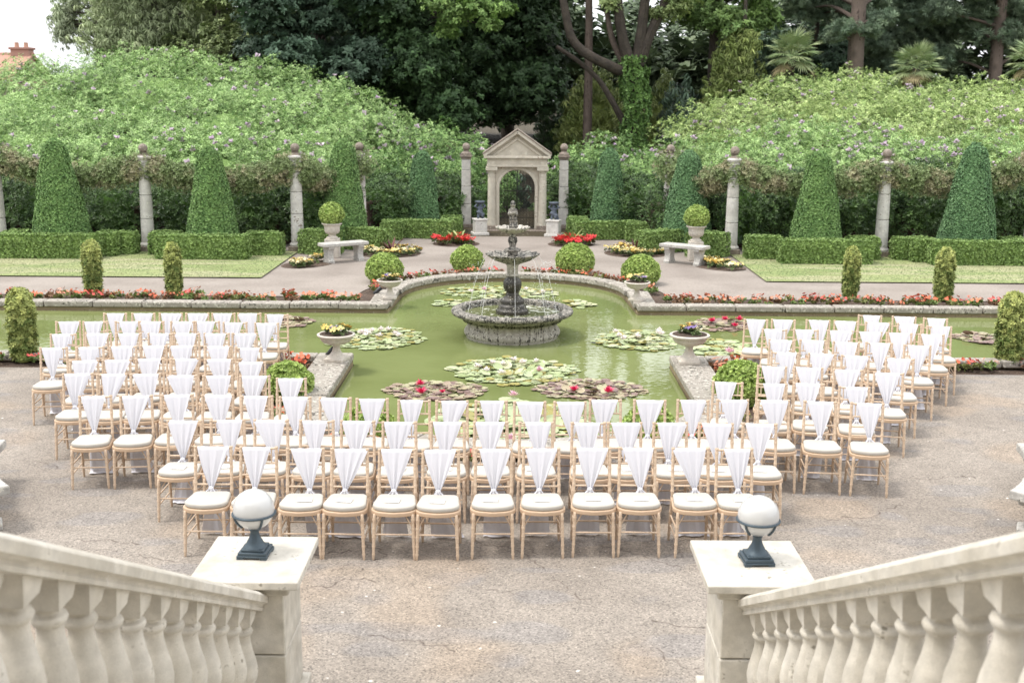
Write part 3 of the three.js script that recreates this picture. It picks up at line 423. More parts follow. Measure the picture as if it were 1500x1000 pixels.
tree({ name: 'olive_cypress', label: 'olive green conifer with feathery boughs behind the birch', px: 235, z: -52, r: 0.3, h: 14, blobs: spread(160, 315, -330, () => 85, -53.5, -50.5, 42, 36, 0.85), geo: HANG, size: 0.34, n: 140, cols: [[0.22, 0.28, 0.14], [0.5, 0.57, 0.33]], flatten: 0.8 });
tree({ name: 'holm_oak', label: 'yellowish green broadleaf tree between the conifer and the dark cedar', px: 330, z: -50, r: 0.32, h: 13, blobs: spread(285, 420, -330, (x) => 92, -51.5, -48.5, 42, 38, 0.85), size: 0.3, n: 140, cols: OLIVE });
const edge = (x) => 100 + smooth(380, 640, x) * 95 - smooth(760, 840, x) * 60;
tree({ name: 'cedar_tree', label: 'large dark blue green cedar sweeping down behind the bank', px: 470, z: -48.5, r: 0.35, h: 15, blobs: spread(390, 560, -380, edge, -47.5, -44, 46, 44, 0.9), size: 0.34, n: 190, cols: DARK, flatten: 0.5 });
tree({ name: 'copper_beech', label: 'very dark broad tree overhanging the temple', px: 640, z: -50, r: 0.4, h: 15, blobs: spread(560, 690, -380, edge, -48.5, -45, 46, 44, 0.9), size: 0.32, n: 190, cols: DARKG, flatten: 0.55 });
tree({ name: 'evergreen_oak', label: 'nearly black evergreen oak at the mouth of the woodland path', px: 745, z: -53, r: 0.35, h: 15, blobs: spread(690, 800, -380, (x) => edge(x) - 10, -52, -48, 46, 44, 0.95), size: 0.34, n: 170, cols: [[0.025, 0.055, 0.022], [0.1, 0.18, 0.065]], flatten: 0.6 });
tree({ name: 'beech_sapling', label: 'bright leafed young beech hanging out of the dark trees', px: 600, z: -49, r: 0.12, h: 9, trunkTop: 9.5, blobs: [[670, 22, 26], [700, 8, 30], [655, 45, 18], [718, 36, 16], [640, 5, 24], [690, -30, 34], [735, 12, 20]].map((b) => [...b, -43.5 + R(-0.6, 0.6)]), size: 0.24, n: 170, cols: LEAFY, flatten: 0.6 });
// woodland gap right of the temple
function trunkAt(t, L, pts, r0, r1, m = bark, name = 'trunk') { mesh(name, barkOf([limb(pts.map(([x, y, z]) => L(atZ(x, y, z))), r0, r1, 9, 16)])[0], m, t); }
tree({ name: 'scots_pine', label: 'slim straight pine trunk rising behind the temple', px: 861, z: -47, r: 0.2, h: 14, trunkTop: 15, blobs: spread(790, 875, -380, () => -110, -49, -45, 50, 40, 0.7), geo: NEEDLE, size: 0.4, n: 90, cols: PINE, mat: barkRed });
tree({ name: 'ivy_clad_oak', label: 'forked old tree with its trunk wrapped in ivy', px: 930, z: -45, r: 0.34, h: 4.6, trunkTop: 4.6, limbs: false, blobs: [...spread(880, 1010, -190, () => -55, -47, -43, 48, 40, 0.55), [990, 10, 22, -45], [1005, -10, 30, -45], [895, 5, 14, -45], [965, 20, 12, -45]], size: 0.28, n: 110, cols: OLIVE, extra: (t, L) => {
  for (const pts of [[[926, 100, -45], [912, 55, -45], [906, 10, -45], [900, -60, -45], [890, -200, -45]], [[932, 100, -45], [938, 60, -45], [945, 5, -45], [955, -80, -45], [970, -220, -45]], [[936, 95, -45], [952, 50, -45], [972, 10, -45], [990, -60, -45], [1010, -160, -45]]]) trunkAt(t, L, pts, 0.22, 0.1);
  trunkAt(t, L, [[912, 105, -45], [880, 90, -44.6], [850, 72, -44.5], [836, 52, -44.5], [830, 25, -44.5], [824, -10, -44.5], [820, -80, -44.5]], 0.2, 0.11, bark, 'limb'); trunkAt(t, L, [[914, 180, -45], [898, 150, -44.8], [878, 118, -44.8], [850, 92, -44.8], [815, 68, -44.8]], 0.13, 0.07, bark, 'limb'); trunkAt(t, L, [[915, 95, -45.3], [898, 60, -45.3], [888, 10, -45.3], [880, -50, -45.3]], 0.13, 0.08, barkRed, 'limb');
  const ivy = []; for (let i = 0; i < 2600; i++) { const y = R(82, 222), c = L(atZ(930 + Math.sin(y * 0.05) * 3, y, -45)), a = R(0, 2 * PI), k = 0.46 * (1 + 0.35 * noise(Math.cos(a) * 1.5, c.y * 1.4, Math.sin(a) * 1.5)) * (y < 100 ? 0.8 : 1); ivy.push([V(c.x + Math.cos(a) * k, c.y, c.z + Math.sin(a) * k), V(Math.cos(a), 0.2, Math.sin(a)).addScaledVector(rdir(), 0.4).normalize(), R(0.06, 0.12), mixc([0.06, 0.13, 0.03], [0.18, 0.31, 0.08], rnd())]); } copies('ivy', TUFT, HM, ivy, t);
} });
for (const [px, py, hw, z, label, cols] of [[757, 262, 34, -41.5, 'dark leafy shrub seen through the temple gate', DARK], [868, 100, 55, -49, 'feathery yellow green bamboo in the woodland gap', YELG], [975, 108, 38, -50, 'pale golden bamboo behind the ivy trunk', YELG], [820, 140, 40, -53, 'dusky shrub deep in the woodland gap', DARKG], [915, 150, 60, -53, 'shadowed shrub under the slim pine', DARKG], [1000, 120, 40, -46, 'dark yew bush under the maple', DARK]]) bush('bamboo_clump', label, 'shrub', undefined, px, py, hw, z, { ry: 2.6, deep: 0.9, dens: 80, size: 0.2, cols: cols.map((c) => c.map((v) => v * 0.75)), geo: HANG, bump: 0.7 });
tree({ name: 'maple_tree', label: 'fresh green maple at the edge of the open gap', px: 1040, z: -47, r: 0.2, h: 11, blobs: [...spread(1000, 1108, -140, (x) => 62 - Math.abs(x - 1045) * 0.3, -48, -46, 36, 30, 0.9)], size: 0.3, n: 170, cols: LEAFY, flatten: 0.6 });
tree({ name: 'golden_cypress', label: 'golden green weeping cypress beside the first palm', px: 1085, z: -45.5, r: 0.14, h: 6, trunkTop: 6, blobs: [[1080, 68, 26], [1090, 98, 28], [1070, 110, 26], [1098, 60, 18], [1060, 90, 20], [1085, 125, 30], [1052, 130, 26]].map((b) => [...b, -45.5]), geo: HANG, size: 0.28, n: 170, cols: YELG.map((c) => c.map((v) => v * 0.8)), flatten: 1 });
tree({ name: 'corsican_pine', label: 'pine with a bare brown trunk rising from the bank', px: 1251, z: -46.5, r: 0.36, h: 15, trunkTop: 16, mat: barkRed, blobs: [...spread(1165, 1300, -270, (x) => 40 - Math.abs(x - 1225) * 0.15, -50.5, -47.6, 40, 32, 0.8), [1235, 40, 18, -46], [1275, 45, 16, -46.2], [1220, 55, 14, -46.3], [1290, 30, 22, -46.4]], geo: NEEDLE, size: 0.36, n: 150, cols: PINE, flatten: 0.55 });
tree({ name: 'black_pine', label: 'dense dark pine between the brown trunk and the second palm', px: 1330, z: -51, r: 0.3, h: 13, blobs: spread(1285, 1400, -280, () => 112, -52, -49.5, 42, 38, 0.85), geo: NEEDLE, size: 0.38, n: 170, cols: PINE, flatten: 0.55 });
tree({ name: 'monterey_pine', label: 'grey green pine with bare twisted boughs past the second palm', px: 1455, z: -49, r: 0.3, h: 13, mat: barkRed, blobs: spread(1390, 1530, -280, (x) => 108, -51, -47.5, 44, 38, 0.8), geo: NEEDLE, size: 0.38, n: 170, cols: [[0.08, 0.13, 0.075], [0.27, 0.35, 0.22]], flatten: 0.55 });
tree({ name: 'bay_tree', label: 'dark bushy bay tree behind the first palm', px: 1190, z: -51.5, r: 0.25, h: 8, blobs: spread(1120, 1290, 62, () => 118, -53, -50.5, 40, 36, 0.95), size: 0.3, n: 170, cols: DARK.map((c) => c.map((v) => v * 1.25)) });
// distant wood that closes the view behind the single trees
{
  const list = []; for (let i = 0; i < 9000; i++) { const x = R(-45, 62), z = R(-78, -64), open = atZ(0, 0, z).x + 4.6, top = x < open + 1.2 ? 2.5 : 12 + 3 * noise(x * 0.15, 1, 2) - (x > 4 && x < 15 ? 5 : 0); list.push([V(x, R(0.5, 1) * top * Math.sqrt(rnd()) + 1.2, z), V(R(-0.5, 0.5), 1, R(-0.3, 0.6)).normalize(), R(0.6, 1.2), mixc([0.08, 0.12, 0.06], [0.24, 0.31, 0.17], rnd() * rnd())]); }
  const w = copies('distant_wood', SPRAY, TM, list); w.userData.label = 'hazy mass of woodland far behind the single trees'; w.userData.category = 'wood';
}
// palms
function palm(px, py, z, n, L0, label) {
  const c = atZ(px, py, z), y0 = slope(c.x, z) - 0.1, t = thing('fan_palm', label, 'palm', [c.x, y0, z], 0, 'fan palms above the bank'), H = c.y - y0;
  mesh('trunk', barkOf([limb([V(0, -0.2, 0), V(0.05, H * 0.5, 0), V(0, H, 0)], 0.16, 0.14, 9, 14)])[0], bark, t);
  const fan = (seed) => { const r = seeded(seed), pos = [], N = 22; for (let k = 0; k < N; k++) { const a = lerp(-1.75, 1.75, k / (N - 1)), l = 0.62 * (1 - 0.18 * Math.abs(a) / 1.75) * (0.9 + r() * 0.2), w = 0.02, dx = Math.sin(a), dz = Math.cos(a), dr = 0.12 + r() * 0.16; const P = (tt, s) => [dx * l * tt + dz * s * w, -dr * tt * tt * l * 1.4 + (s ? 0 : 0.012), 0.55 + dz * l * tt - dx * s * w]; pos.push(...P(0, 0), ...P(0.55, -1), ...P(0.6, 0), ...P(0, 0), ...P(0.6, 0), ...P(0.55, 1), ...P(0.55, -1), ...P(1, 0), ...P(0.6, 0), ...P(0.6, 0), ...P(1, 0), ...P(0.55, 1)); } const g = new THREE.BufferGeometry(); g.setAttribute('position', new THREE.Float32BufferAttribute(pos, 3)); g.computeVertexNormals(); const s = rod(V(0, 0, 0), V(0, 0, 0.56), 0.012, 5); s.deleteAttribute('uv'); return mergeGeometries([g, s.toNonIndexed()]); };
  const fans = [fan(1), fan(2), fan(3)], mats = [plain([0.2, 0.28, 0.12], 0.5), plain([0.28, 0.34, 0.16], 0.5), plain([0.36, 0.3, 0.16], 0.8)];
  for (let i = 0; i < n; i++) { const e = lerp(1.25, -0.75, i / n) + R(-0.12, 0.12), m = mesh('frond', fans[i % 3], mats[i > n * 0.88 ? 2 : i % 2], t); m.position.set(0, H, 0); m.rotation.set(-e, i * 2.4, 0, 'YXZ'); m.scale.setScalar(L0 * R(0.85, 1.1)); }
}
palm(1160, 82, -45, 34, 1.0, 'bushy fan palm with drooping fronds beside the golden cypress'); palm(1343, 98, -44.2, 28, 0.95, 'low fan palm with open star-like fronds past the brown pine trunk'); palm(1512, 92, -44, 26, 0.95, 'fan palm with yellowed lower fronds at the end of the bank');
// far house with a chimney
{
  const c = atZ(-60, 92, -84), t = thing('brick_house', 'distant house with red tiled roof and brick chimney', 'house', [c.x, 0, -84]), rf = plain([0.42, 0.24, 0.18], 0.9), wl = plain([0.4, 0.26, 0.2], 0.9), top = atZ(20, 78, -84).y;
  mesh('wall', T(new THREE.BoxGeometry(10, top - 1.6, 7), 0, (top - 1.6) / 2, 0), wl, t);
  for (const s of [-1, 1]) mesh('roof', T(rbox(10.6, 0.18, 4.6, 0.04, 1), 0, top - 0.95, s * 1.9, s * 0.42), rf, t);
  const chx = atZ(32, 78, -84).x - c.x, ch = mesh('chimney', T(rbox(1.3, 2.2, 0.9, 0.03, 1), chx, top - 0.75, 0), plain([0.4, 0.24, 0.19], 0.9), t); mesh('chimney_cap', T(rbox(1.5, 0.16, 1.1, 0.03, 1), chx, top + 0.33, 0), plain([0.35, 0.2, 0.16], 0.9), ch); for (const k of [-0.35, 0.3]) mesh('chimney_pot', T(lathe([[0.17, 0], [0.14, 0.3], [0.16, 0.35]], 12), chx + k, top + 0.4, 0), plain([0.5, 0.3, 0.22], 0.9), ch);
  for (const k of [-3.5, -1, 1.5, 3.6]) mesh('window', T(rbox(0.9, 1.2, 0.1, 0.02, 1), k, 3.4, 3.5), plain([0.5, 0.52, 0.55], 0.3), t);
}

// ---------------------------------------------------------------- fountain
function sdfMesh(fn, c, half, res) {
  const mc = new MarchingCubes(res, new THREE.MeshBasicMaterial(), false, false, 60000); mc.isolation = 0; const f = mc.field;
  for (let z = 0; z < res; z++) for (let y = 0; y < res; y++) for (let x = 0; x < res; x++) f[x + y * res + z * res * res] = -fn(c.x + ((x - res / 2) / (res / 2)) * half, c.y + ((y - res / 2) / (res / 2)) * half, c.z + ((z - res / 2) / (res / 2)) * half);
  mc.update(); const n = mc.count, g = new THREE.BufferGeometry(), p = new Float32Array(mc.positionArray.slice(0, n * 3)); for (let i = 0; i < n; i++) { p[i * 3] = c.x + p[i * 3] * half; p[i * 3 + 1] = c.y + p[i * 3 + 1] * half; p[i * 3 + 2] = c.z + p[i * 3 + 2] * half; }
  g.setAttribute('position', new THREE.BufferAttribute(p, 3)); g.setAttribute('uv', new THREE.BufferAttribute(new Float32Array(n * 2), 2)); g.computeVertexNormals(); return metres(mergeVertices(g, 1e-4));
}
const capsule = (a, b, ra, rb) => (x, y, z) => { const dx = b[0] - a[0], dy = b[1] - a[1], dz = b[2] - a[2], t = clamp(((x - a[0]) * dx + (y - a[1]) * dy + (z - a[2]) * dz) / (dx * dx + dy * dy + dz * dz + 1e-9)); return Math.hypot(x - a[0] - dx * t, y - a[1] - dy * t, z - a[2] - dz * t) - lerp(ra, rb, t); };
const smin = (a, b, k) => { const h = clamp(0.5 + 0.5 * (b - a) / k); return lerp(b, a, h) - k * h * (1 - h); };
function figure(bones, k = 0.022) { const f = bones.map((b) => capsule(...b)); return (x, y, z) => { let d = 9; for (const q of f) d = smin(d, q(x, y, z), k); return d + 0.003 * noise(x * 60, y * 60, z * 60); }; }
{
  const FZ = -20.28, t = thing('tiered_fountain', 'tiered stone fountain with scalloped bowls, a child figure and falling water', 'fountain', [0, WATER, FZ]), g = (q) => metres(q, rnd() * 6, rnd() * 6);
  const lobed = (pts, seg, lobes, amp) => { const q = lathe(pts, seg), p = q.attributes.position; for (let i = 0; i < p.count; i++) { const x = p.getX(i), y = p.getY(i), z = p.getZ(i), r = Math.hypot(x, z), a = Math.atan2(z, x), [dr, dy] = amp(r, y, a, lobes); if (r > 1e-4) p.setXYZ(i, x * (1 + dr / r), y + dy, z * (1 + dr / r)); } q.computeVertexNormals(); return q; };
  mesh('basin', g(lobed([[0, -0.4], [0.8, -0.4], [0.8, 0.02], [0.83, 0.05], [0.845, 0.1], [0.82, 0.15], [0.785, 0.17], [0.765, 0.2], [0.76, 0.24], [0.79, 0.3], [0.86, 0.345], [0.94, 0.375], [0.985, 0.385], [0.99, 0.4]], 144, 36, (r, y, a, n) => [y > 0.16 && y < 0.37 ? 0.034 * Math.abs(Math.sin(a * n / 2)) : y > 0 && y < 0.16 ? 0.016 * Math.abs(Math.sin(a * n / 2)) : 0, 0])), MS.fountain, t);
  mesh('basin_rim', g(lathe([[0.975, 0.385], [1.03, 0.4], [1.075, 0.425], [1.085, 0.455], [1.075, 0.49], [1.04, 0.51], [0.93, 0.515], [0.9, 0.5], [0.885, 0.46], [0.88, 0.3], [0, 0.3]], 96)), MS.rim, t);
  const foam = texture(256, 256, (u, v) => { const f = smooth(0.18, 0.5, fbm(u * 9, v * 9, 3, 4) + (u > 0.5 ? 0.12 : -0.06)); return mixc([0.42, 0.44, 0.3], [0.86, 0.87, 0.83], f); }); { const q = new THREE.CircleGeometry(0.882, 64); q.rotateX(-PI / 2); q.translate(0, 0.41, 0); mesh('basin_water', q, new THREE.MeshPhysicalMaterial({ map: foam, roughness: 0.12, ior: 1.33 }), t); }
  mesh('pedestal_base', g(lathe([[0, 0.31], [0.29, 0.31], [0.29, 0.47], [0.275, 0.49], [0.245, 0.5], [0.25, 0.54], [0.235, 0.57], [0.2, 0.585], [0.215, 0.62], [0.21, 0.66], [0.17, 0.7], [0.125, 0.73]], 48)), MS.wet, t);
  mesh('pedestal_bulb', g(lobed([[0.12, 0.73], [0.115, 0.78], [0.105, 0.8], [0.13, 0.83], [0.152, 0.88], [0.158, 0.94], [0.148, 1.0], [0.12, 1.04], [0.1, 1.06], [0.115, 1.085]], 64, 12, (r, y, a, n) => [y > 0.82 && y < 1.03 ? 0.01 * Math.abs(Math.sin(a * n / 2)) : 0, 0])), MS.wet, t);
  mesh('pedestal_shaft', g(lathe([[0.115, 1.085], [0.12, 1.1], [0.1, 1.12], [0.098, 1.22], [0.105, 1.27], [0.13, 1.3], [0.1, 1.31]], 40)), MS.fountain, t);
  const bowl = (R0, y, dep, n, w) => lobed([[0.05, y - dep], [R0 * 0.35, y - dep * 0.95], [R0 * 0.7, y - dep * 0.6], [R0 * 0.92, y - dep * 0.2], [R0, y], [R0 * 0.985, y + 0.022], [R0 * 0.93, y + 0.018], [R0 * 0.7, y - dep * 0.25], [0, y - dep * 0.45]], n * 12, n, (r, yy, a, k) => { const e = smooth(R0 * 0.55, R0, r); return [e * w * (Math.abs(Math.cos(a * k / 2)) - 0.6), e * w * 0.55 * (Math.abs(Math.cos(a * k / 2)) - 0.6)]; });
  mesh('middle_bowl', g(bowl(0.46, 1.46, 0.16, 14, 0.05)), MS.rim, t);
  mesh('upper_stem', g(lathe([[0.09, 1.36], [0.09, 1.5], [0.14, 1.53], [0.145, 1.56], [0.08, 1.58], [0.05, 1.6], [0.065, 1.64], [0.085, 1.7], [0.08, 1.75], [0.05, 1.79], [0.06, 1.83], [0.08, 1.85]], 36)), MS.rim, t);
  mesh('upper_bowl', g(bowl(0.295, 1.93, 0.1, 12, 0.03)), MS.fountain, t);
  const child = figure([[[0, 0.3, 0], [0, 0.2, 0], 0.05, 0.055], [[0, 0.2, 0], [0.0, 0.14, 0], 0.055, 0.05], [[-0.025, 0.14, 0], [-0.03, 0.02, 0.005], 0.036, 0.024], [[0.025, 0.14, 0], [0.03, 0.02, 0.01], 0.036, 0.024], [[-0.03, 0.02, 0.005], [-0.032, 0.012, 0.04], 0.02, 0.014], [[0.03, 0.02, 0.01], [0.032, 0.012, 0.045], 0.02, 0.014], [[0, 0.31, 0], [0, 0.36, 0.005], 0.026, 0.026], [[0, 0.395, 0.008], [0, 0.41, 0.008], 0.046, 0.042], [[0, 0.4, 0.05], [0, 0.396, 0.055], 0.01, 0.01], [[0, 0.43, -0.012], [0, 0.39, -0.028], 0.036, 0.034], [[-0.052, 0.3, 0], [-0.066, 0.235, 0.03], 0.024, 0.02], [[-0.066, 0.235, 0.03], [-0.02, 0.24, 0.068], 0.019, 0.015], [[0.052, 0.3, 0], [0.064, 0.23, 0.03], 0.024, 0.02], [[0.064, 0.23, 0.03], [0.02, 0.255, 0.068], 0.019, 0.015], [[-0.025, 0.25, 0.07], [0.03, 0.27, 0.07], 0.03, 0.022], [[0.04, 0.15, -0.02], [0.055, 0.02, -0.03], 0.03, 0.04], [[0, 0.0, 0], [0, 0.01, 0], 0.07, 0.07]]);
  const fg = mesh('child_figure', sdfMesh(child, V(0, 0.22, 0), 0.27, 64), MS.rim, t); fg.position.y = 1.94;
  const wm = new THREE.MeshPhysicalMaterial({ color: 0xffffff, transmission: 0.6, roughness: 0.25, thickness: 0, ior: 1.33 });
  const jet = (a, r0, y0, r1, y1) => { const pts = []; for (let i = 0; i <= 10; i++) { const u = i / 10, r = lerp(r0, r1, u); pts.push(V(Math.cos(a) * r, y0 + (y1 - y0) * (u * 0.35 + u * u * 0.65), Math.sin(a) * r)); } return limb(pts, 0.003, 0.0042, 5, 14); };
  for (const a of [0.15, 0.75, 1.5, 2.3, 2.95, 3.9, 4.7, 5.6]) mesh('water_jet', jet(a, 0.47, 1.44, 0.8, 0.41), wm, t);
  const drops = []; for (let i = 0; i < 420; i++) { const a = R(-0.9, 0.9) + (rnd() < 0.25 ? PI : 0), r = R(0.48, 0.85), u = rnd(); drops.push([V(Math.cos(a) * r, lerp(1.35, 0.43, u), Math.sin(a) * r), V(0, 1, 0), R(0.003, 0.0075), null]); }
  copies('water_drops', new THREE.IcosahedronGeometry(1, 0), plain([0.9, 0.92, 0.92], 0.2), drops, t);
}
// ---------------------------------------------------------------- statues by the gate
{
  const lead = plain([0.1, 0.12, 0.155], 0.55, { metalness: 0.3 }), body = figure([[[0, 0.32, 0], [0, 0.22, 0], 0.062, 0.058], [[0, 0.22, 0], [0.01, 0.17, 0], 0.06, 0.056], [[-0.03, 0.17, 0], [-0.05, 0.02, 0.03], 0.04, 0.026], [[0.035, 0.17, 0], [0.045, 0.09, 0.04], 0.04, 0.032], [[0.045, 0.09, 0.04], [0.04, 0.015, -0.01], 0.03, 0.024], [[0, 0.33, 0], [0, 0.38, 0.01], 0.03, 0.028], [[0, 0.4, 0.015], [0, 0.41, 0.015], 0.048, 0.044], [[-0.06, 0.32, 0], [-0.115, 0.37, 0.01], 0.026, 0.022], [[-0.115, 0.37, 0.01], [-0.07, 0.45, 0.01], 0.021, 0.018], [[0.06, 0.32, 0], [0.115, 0.37, 0.01], 0.026, 0.022], [[0.115, 0.37, 0.01], [0.07, 0.45, 0.01], 0.021, 0.018], [[-0.05, 0.2, 0.03], [0.07, 0.13, 0.03], 0.04, 0.04], [[0.06, 0.14, -0.03], [0.08, 0.02, -0.04], 0.03, 0.035]]), fg = sdfMesh(body, V(0, 0.25, 0), 0.3, 60);
  for (const [px, py, turn] of [[703, 344, 0.25], [811, 346, -0.3]]) {
    const c = at(px, py), t = thing('lead_statue', 'dark lead figure holding up a dish on a stone pedestal by the gate', 'statue', [c.x, 0, c.z], turn, 'lead statues beside the gate'), g = (q) => metres(q, rnd() * 5, rnd() * 5);
    const pd = mesh('pedestal', g(T(rbox(0.38, 0.38, 0.38, 0.03, 2), 0, 0.27, 0)), MS.column, t); mesh('plinth', g(T(rbox(0.48, 0.09, 0.48, 0.02, 2), 0, 0.045, 0)), MS.column, pd); mesh('pedestal_cap', g(T(rbox(0.42, 0.05, 0.42, 0.015, 2), 0, 0.48, 0)), MS.column, pd);
    { const m = mesh('figure', fg, lead, t); m.position.y = 0.505; m.scale.set(1.3, 1, 1.3); } mesh('dish', lathe([[0, 0.955], [0.1, 0.955], [0.13, 0.975], [0.155, 1.01], [0.155, 1.03], [0.13, 1.01], [0, 0.99]], 24), lead, t);
  }
}
// ---------------------------------------------------------------- urns, benches, bedding
const petal = (n, wide, lift, s) => whorl(n, lift, wide, 0.02, 1, s), PETAL = petal(5, 0.95, 0.25, 11), CLUMP = whorl(9, 0.5, 0.6, 0.1, 3, 12);
const flatMat = leafMat({ roughness: 0.8 });
// one bedding plant: leaves and blossoms joined into two meshes, a few variants of each sort
function plantGeo(seed, nLeaf, nFlower, r, h, leafL, flowerL) {
  const rr = seeded(seed), lv = [], fl = [];
  for (let i = 0; i < nLeaf; i++) { const a = rr() * 7, q = Math.sqrt(rr()) * r, g = CLUMP.clone(); lv.push(T(g, Math.cos(a) * q, h * (0.2 + 0.5 * rr()), Math.sin(a) * q, (rr() - 0.5) * 1.2, rr() * 6, (rr() - 0.5) * 1.2, leafL * (0.7 + rr() * 0.6))); }
  for (let i = 0; i < nFlower; i++) { const a = rr() * 7, q = Math.sqrt(rr()) * r, g = PETAL.clone(); fl.push(T(g, Math.cos(a) * q, h * (0.75 + 0.35 * rr()), Math.sin(a) * q, 0.3 + (rr() - 0.3) * 1.2, rr() * 6, (rr() - 0.5) * 1.2, flowerL * (0.7 + rr() * 0.6))); }
  return [mergeGeometries(lv), mergeGeometries(fl)];
}
const matsOf = (list) => list.map((c) => plain(c, 0.75));
const BEG = { name: 'begonia_plant', geos: [1, 2, 3, 4].map((s) => plantGeo(s, 10, 7, 0.11, 0.17, 0.065, 0.033)), leaves: matsOf([[0.2, 0.22, 0.07], [0.27, 0.16, 0.09], [0.17, 0.24, 0.07]]), blooms: matsOf([[0.64, 0.14, 0.07], [0.68, 0.22, 0.12], [0.66, 0.3, 0.19], [0.6, 0.11, 0.09]]) };
const RED = { name: 'begonia_plant', geos: [11, 12, 13].map((s) => plantGeo(s, 9, 20, 0.13, 0.2, 0.07, 0.036)), leaves: matsOf([[0.08, 0.12, 0.03], [0.13, 0.09, 0.04]]), blooms: matsOf([[0.68, 0.05, 0.04], [0.72, 0.1, 0.08], [0.6, 0.03, 0.04]]) };
const PAN = { name: 'pansy_plant', geos: [21, 22, 23].map((s) => plantGeo(s, 9, 15, 0.13, 0.16, 0.06, 0.036)), leaves: matsOf([[0.1, 0.14, 0.05], [0.12, 0.17, 0.06]]), blooms: matsOf([[0.72, 0.6, 0.24], [0.76, 0.68, 0.42], [0.68, 0.5, 0.14]]) };
function plant(kind, x, y, z, label, group, s = 1) { const t = thing(kind.name, label, 'flower', [x, y, z], rnd() * 6, group), [a, b] = kind.geos[Math.floor(rnd() * kind.geos.length)]; mesh('leaves', a, kind.leaves[Math.floor(rnd() * kind.leaves.length)], t); mesh('blossoms', b, kind.blooms[Math.floor(rnd() * kind.blooms.length)], t); t.scale.setScalar(s * R(0.85, 1.2)); return t; }
for (const s of [-1, 1]) {
  for (let x = 3.2; x < 11.4; x += R(0.13, 0.2)) if (rnd() > 0.05) for (let k = 0; k < (rnd() < 0.5 ? 1 : 2); k++) plant(BEG, s * x, -0.01, -23.25 + R(-0.24, 0.2) - k * 0.2, 'orange red begonia in the border along the far canal coping', 'begonias along the canal');
  for (let x = 3.75; x < 9; x += R(0.17, 0.25)) if (Math.abs(x - 7.75) > 0.25) plant(BEG, s * x, -0.01, -17.57 + R(-0.08, 0.08), 'orange red begonia in the narrow border behind the chair blocks', 'begonias behind the chairs');
  for (let i = 0; i < 18; i++) plant(BEG, s * R(3.15, 3.55), 0, R(-17.4, -15.9), 'scarlet begonia between the wide coping and a box ball', 'begonias beside the wide coping', 1.15);
  for (let a = 0.1; a < 1.5; a += R(0.06, 0.085)) { const an = -PI / 2 + s * a; plant(BEG, Math.cos(an) * 3.02, -0.01, BAYB + Math.sin(an) * 3.02 + R(-0.05, 0.05), 'russet begonia in the ring border round the back bay', 'begonias round the bay'); }
  for (let a = 0.15; a < 1.3; a += 0.1) { const an = PI / 2 + s * a; plant(BEG, Math.cos(an) * 3.15, 0, BAYF + Math.sin(an) * 2.62, 'orange begonia glimpsed between the middle chairs', 'begonias behind the middle chairs'); }
}
function bed(kind, pts, n, label, group) { const ps = pts.map(([x, y]) => at(x, y)); for (let i = 0; i < n; i++) { let u, v; do { u = R(-1, 1); v = R(-1, 1); } while (u * u + v * v > 1); const [c, ex, ez] = ps; plant(kind, c.x + (ex.x - c.x) * u + (ez.x - c.x) * v, 0, c.z + (ex.z - c.z) * u + (ez.z - c.z) * v, label, group); } const c = ps[0]; const q = new THREE.CircleGeometry(1, 32); q.rotateX(-PI / 2); const w = ps[1].clone().sub(c).length() * 1.12, d = ps[2].clone().sub(c).length() * 1.12; structure('bed_soil', T(q, c.x, 0.006, c.z, 0, Math.atan2(-(ps[1].z - c.z), ps[1].x - c.x), 0, [w, 1, d]), MS.soil); }
bed(PAN, [[570, 371], [612, 371], [570, 377]], 40, 'pale yellow pansy in the oval bed round the dark cordyline', 'pansies in the cordyline beds'); bed(PAN, [[932, 371], [890, 370], [932, 377]], 40, 'pale yellow pansy in the oval bed round the dark cordyline', 'pansies in the cordyline beds');
bed(PAN, [[450, 387], [475, 382], [452, 391]], 16, 'yellow pansy in the small bed at the end of a stone bench', 'pansies beside the benches'); bed(PAN, [[1055, 391], [1030, 386], [1052, 395]], 16, 'yellow pansy in the small bed at the end of a stone bench', 'pansies beside the benches');
bed(RED, [[668, 357], [699, 357], [668, 361]], 30, 'bright red begonia in the round bed before the temple', 'red begonias before the temple'); bed(RED, [[836, 358], [806, 358], [836, 362]], 30, 'bright red begonia in the round bed before the temple', 'red begonias before the temple');
function spiky(px, py, n, L, w, c, name, label, cat, group) { const p = at(px, py), t = thing(name, label, cat, [p.x, 0, p.z], 0, group), m = c.map((q) => plain(q, 0.5)); for (let i = 0; i < n; i++) { const e = R(0.5, 1.35), l = L * R(0.75, 1.1), pos = []; const P = (u, s) => [s * w * Math.sin(PI * Math.min(0.97, 0.12 + u * 0.86)), Math.sin(e) * l * u - 0.28 * l * u * u * Math.cos(e) + (s ? 0.012 : 0), Math.cos(e) * l * u + 0.1 * u * u]; for (let k = 0; k < 5; k++) { const a = k / 5, b = (k + 1) / 5; for (const s of [-1, 1]) pos.push(...P(a, 0), ...P(b, 0), ...P(b, s), ...P(a, 0), ...P(b, s), ...P(a, s)); } const g = new THREE.BufferGeometry(); g.setAttribute('position', new THREE.Float32BufferAttribute(pos, 3)); g.computeVertexNormals(); mesh('leaf', g, m[i % m.length], t).rotation.y = i * 2.4 + R(-0.3, 0.3); } mesh('stem', rod(V(0, -0.02, 0), V(0, 0.12, 0), 0.025), m[0], t); }
for (const px of [574, 930]) spiky(px, 371, 13, 0.52, 0.035, [[0.1, 0.035, 0.04], [0.16, 0.06, 0.055]], 'cordyline', 'dark purple spiky cordyline rising from the yellow pansies', 'plant', 'cordylines in the pansy beds');
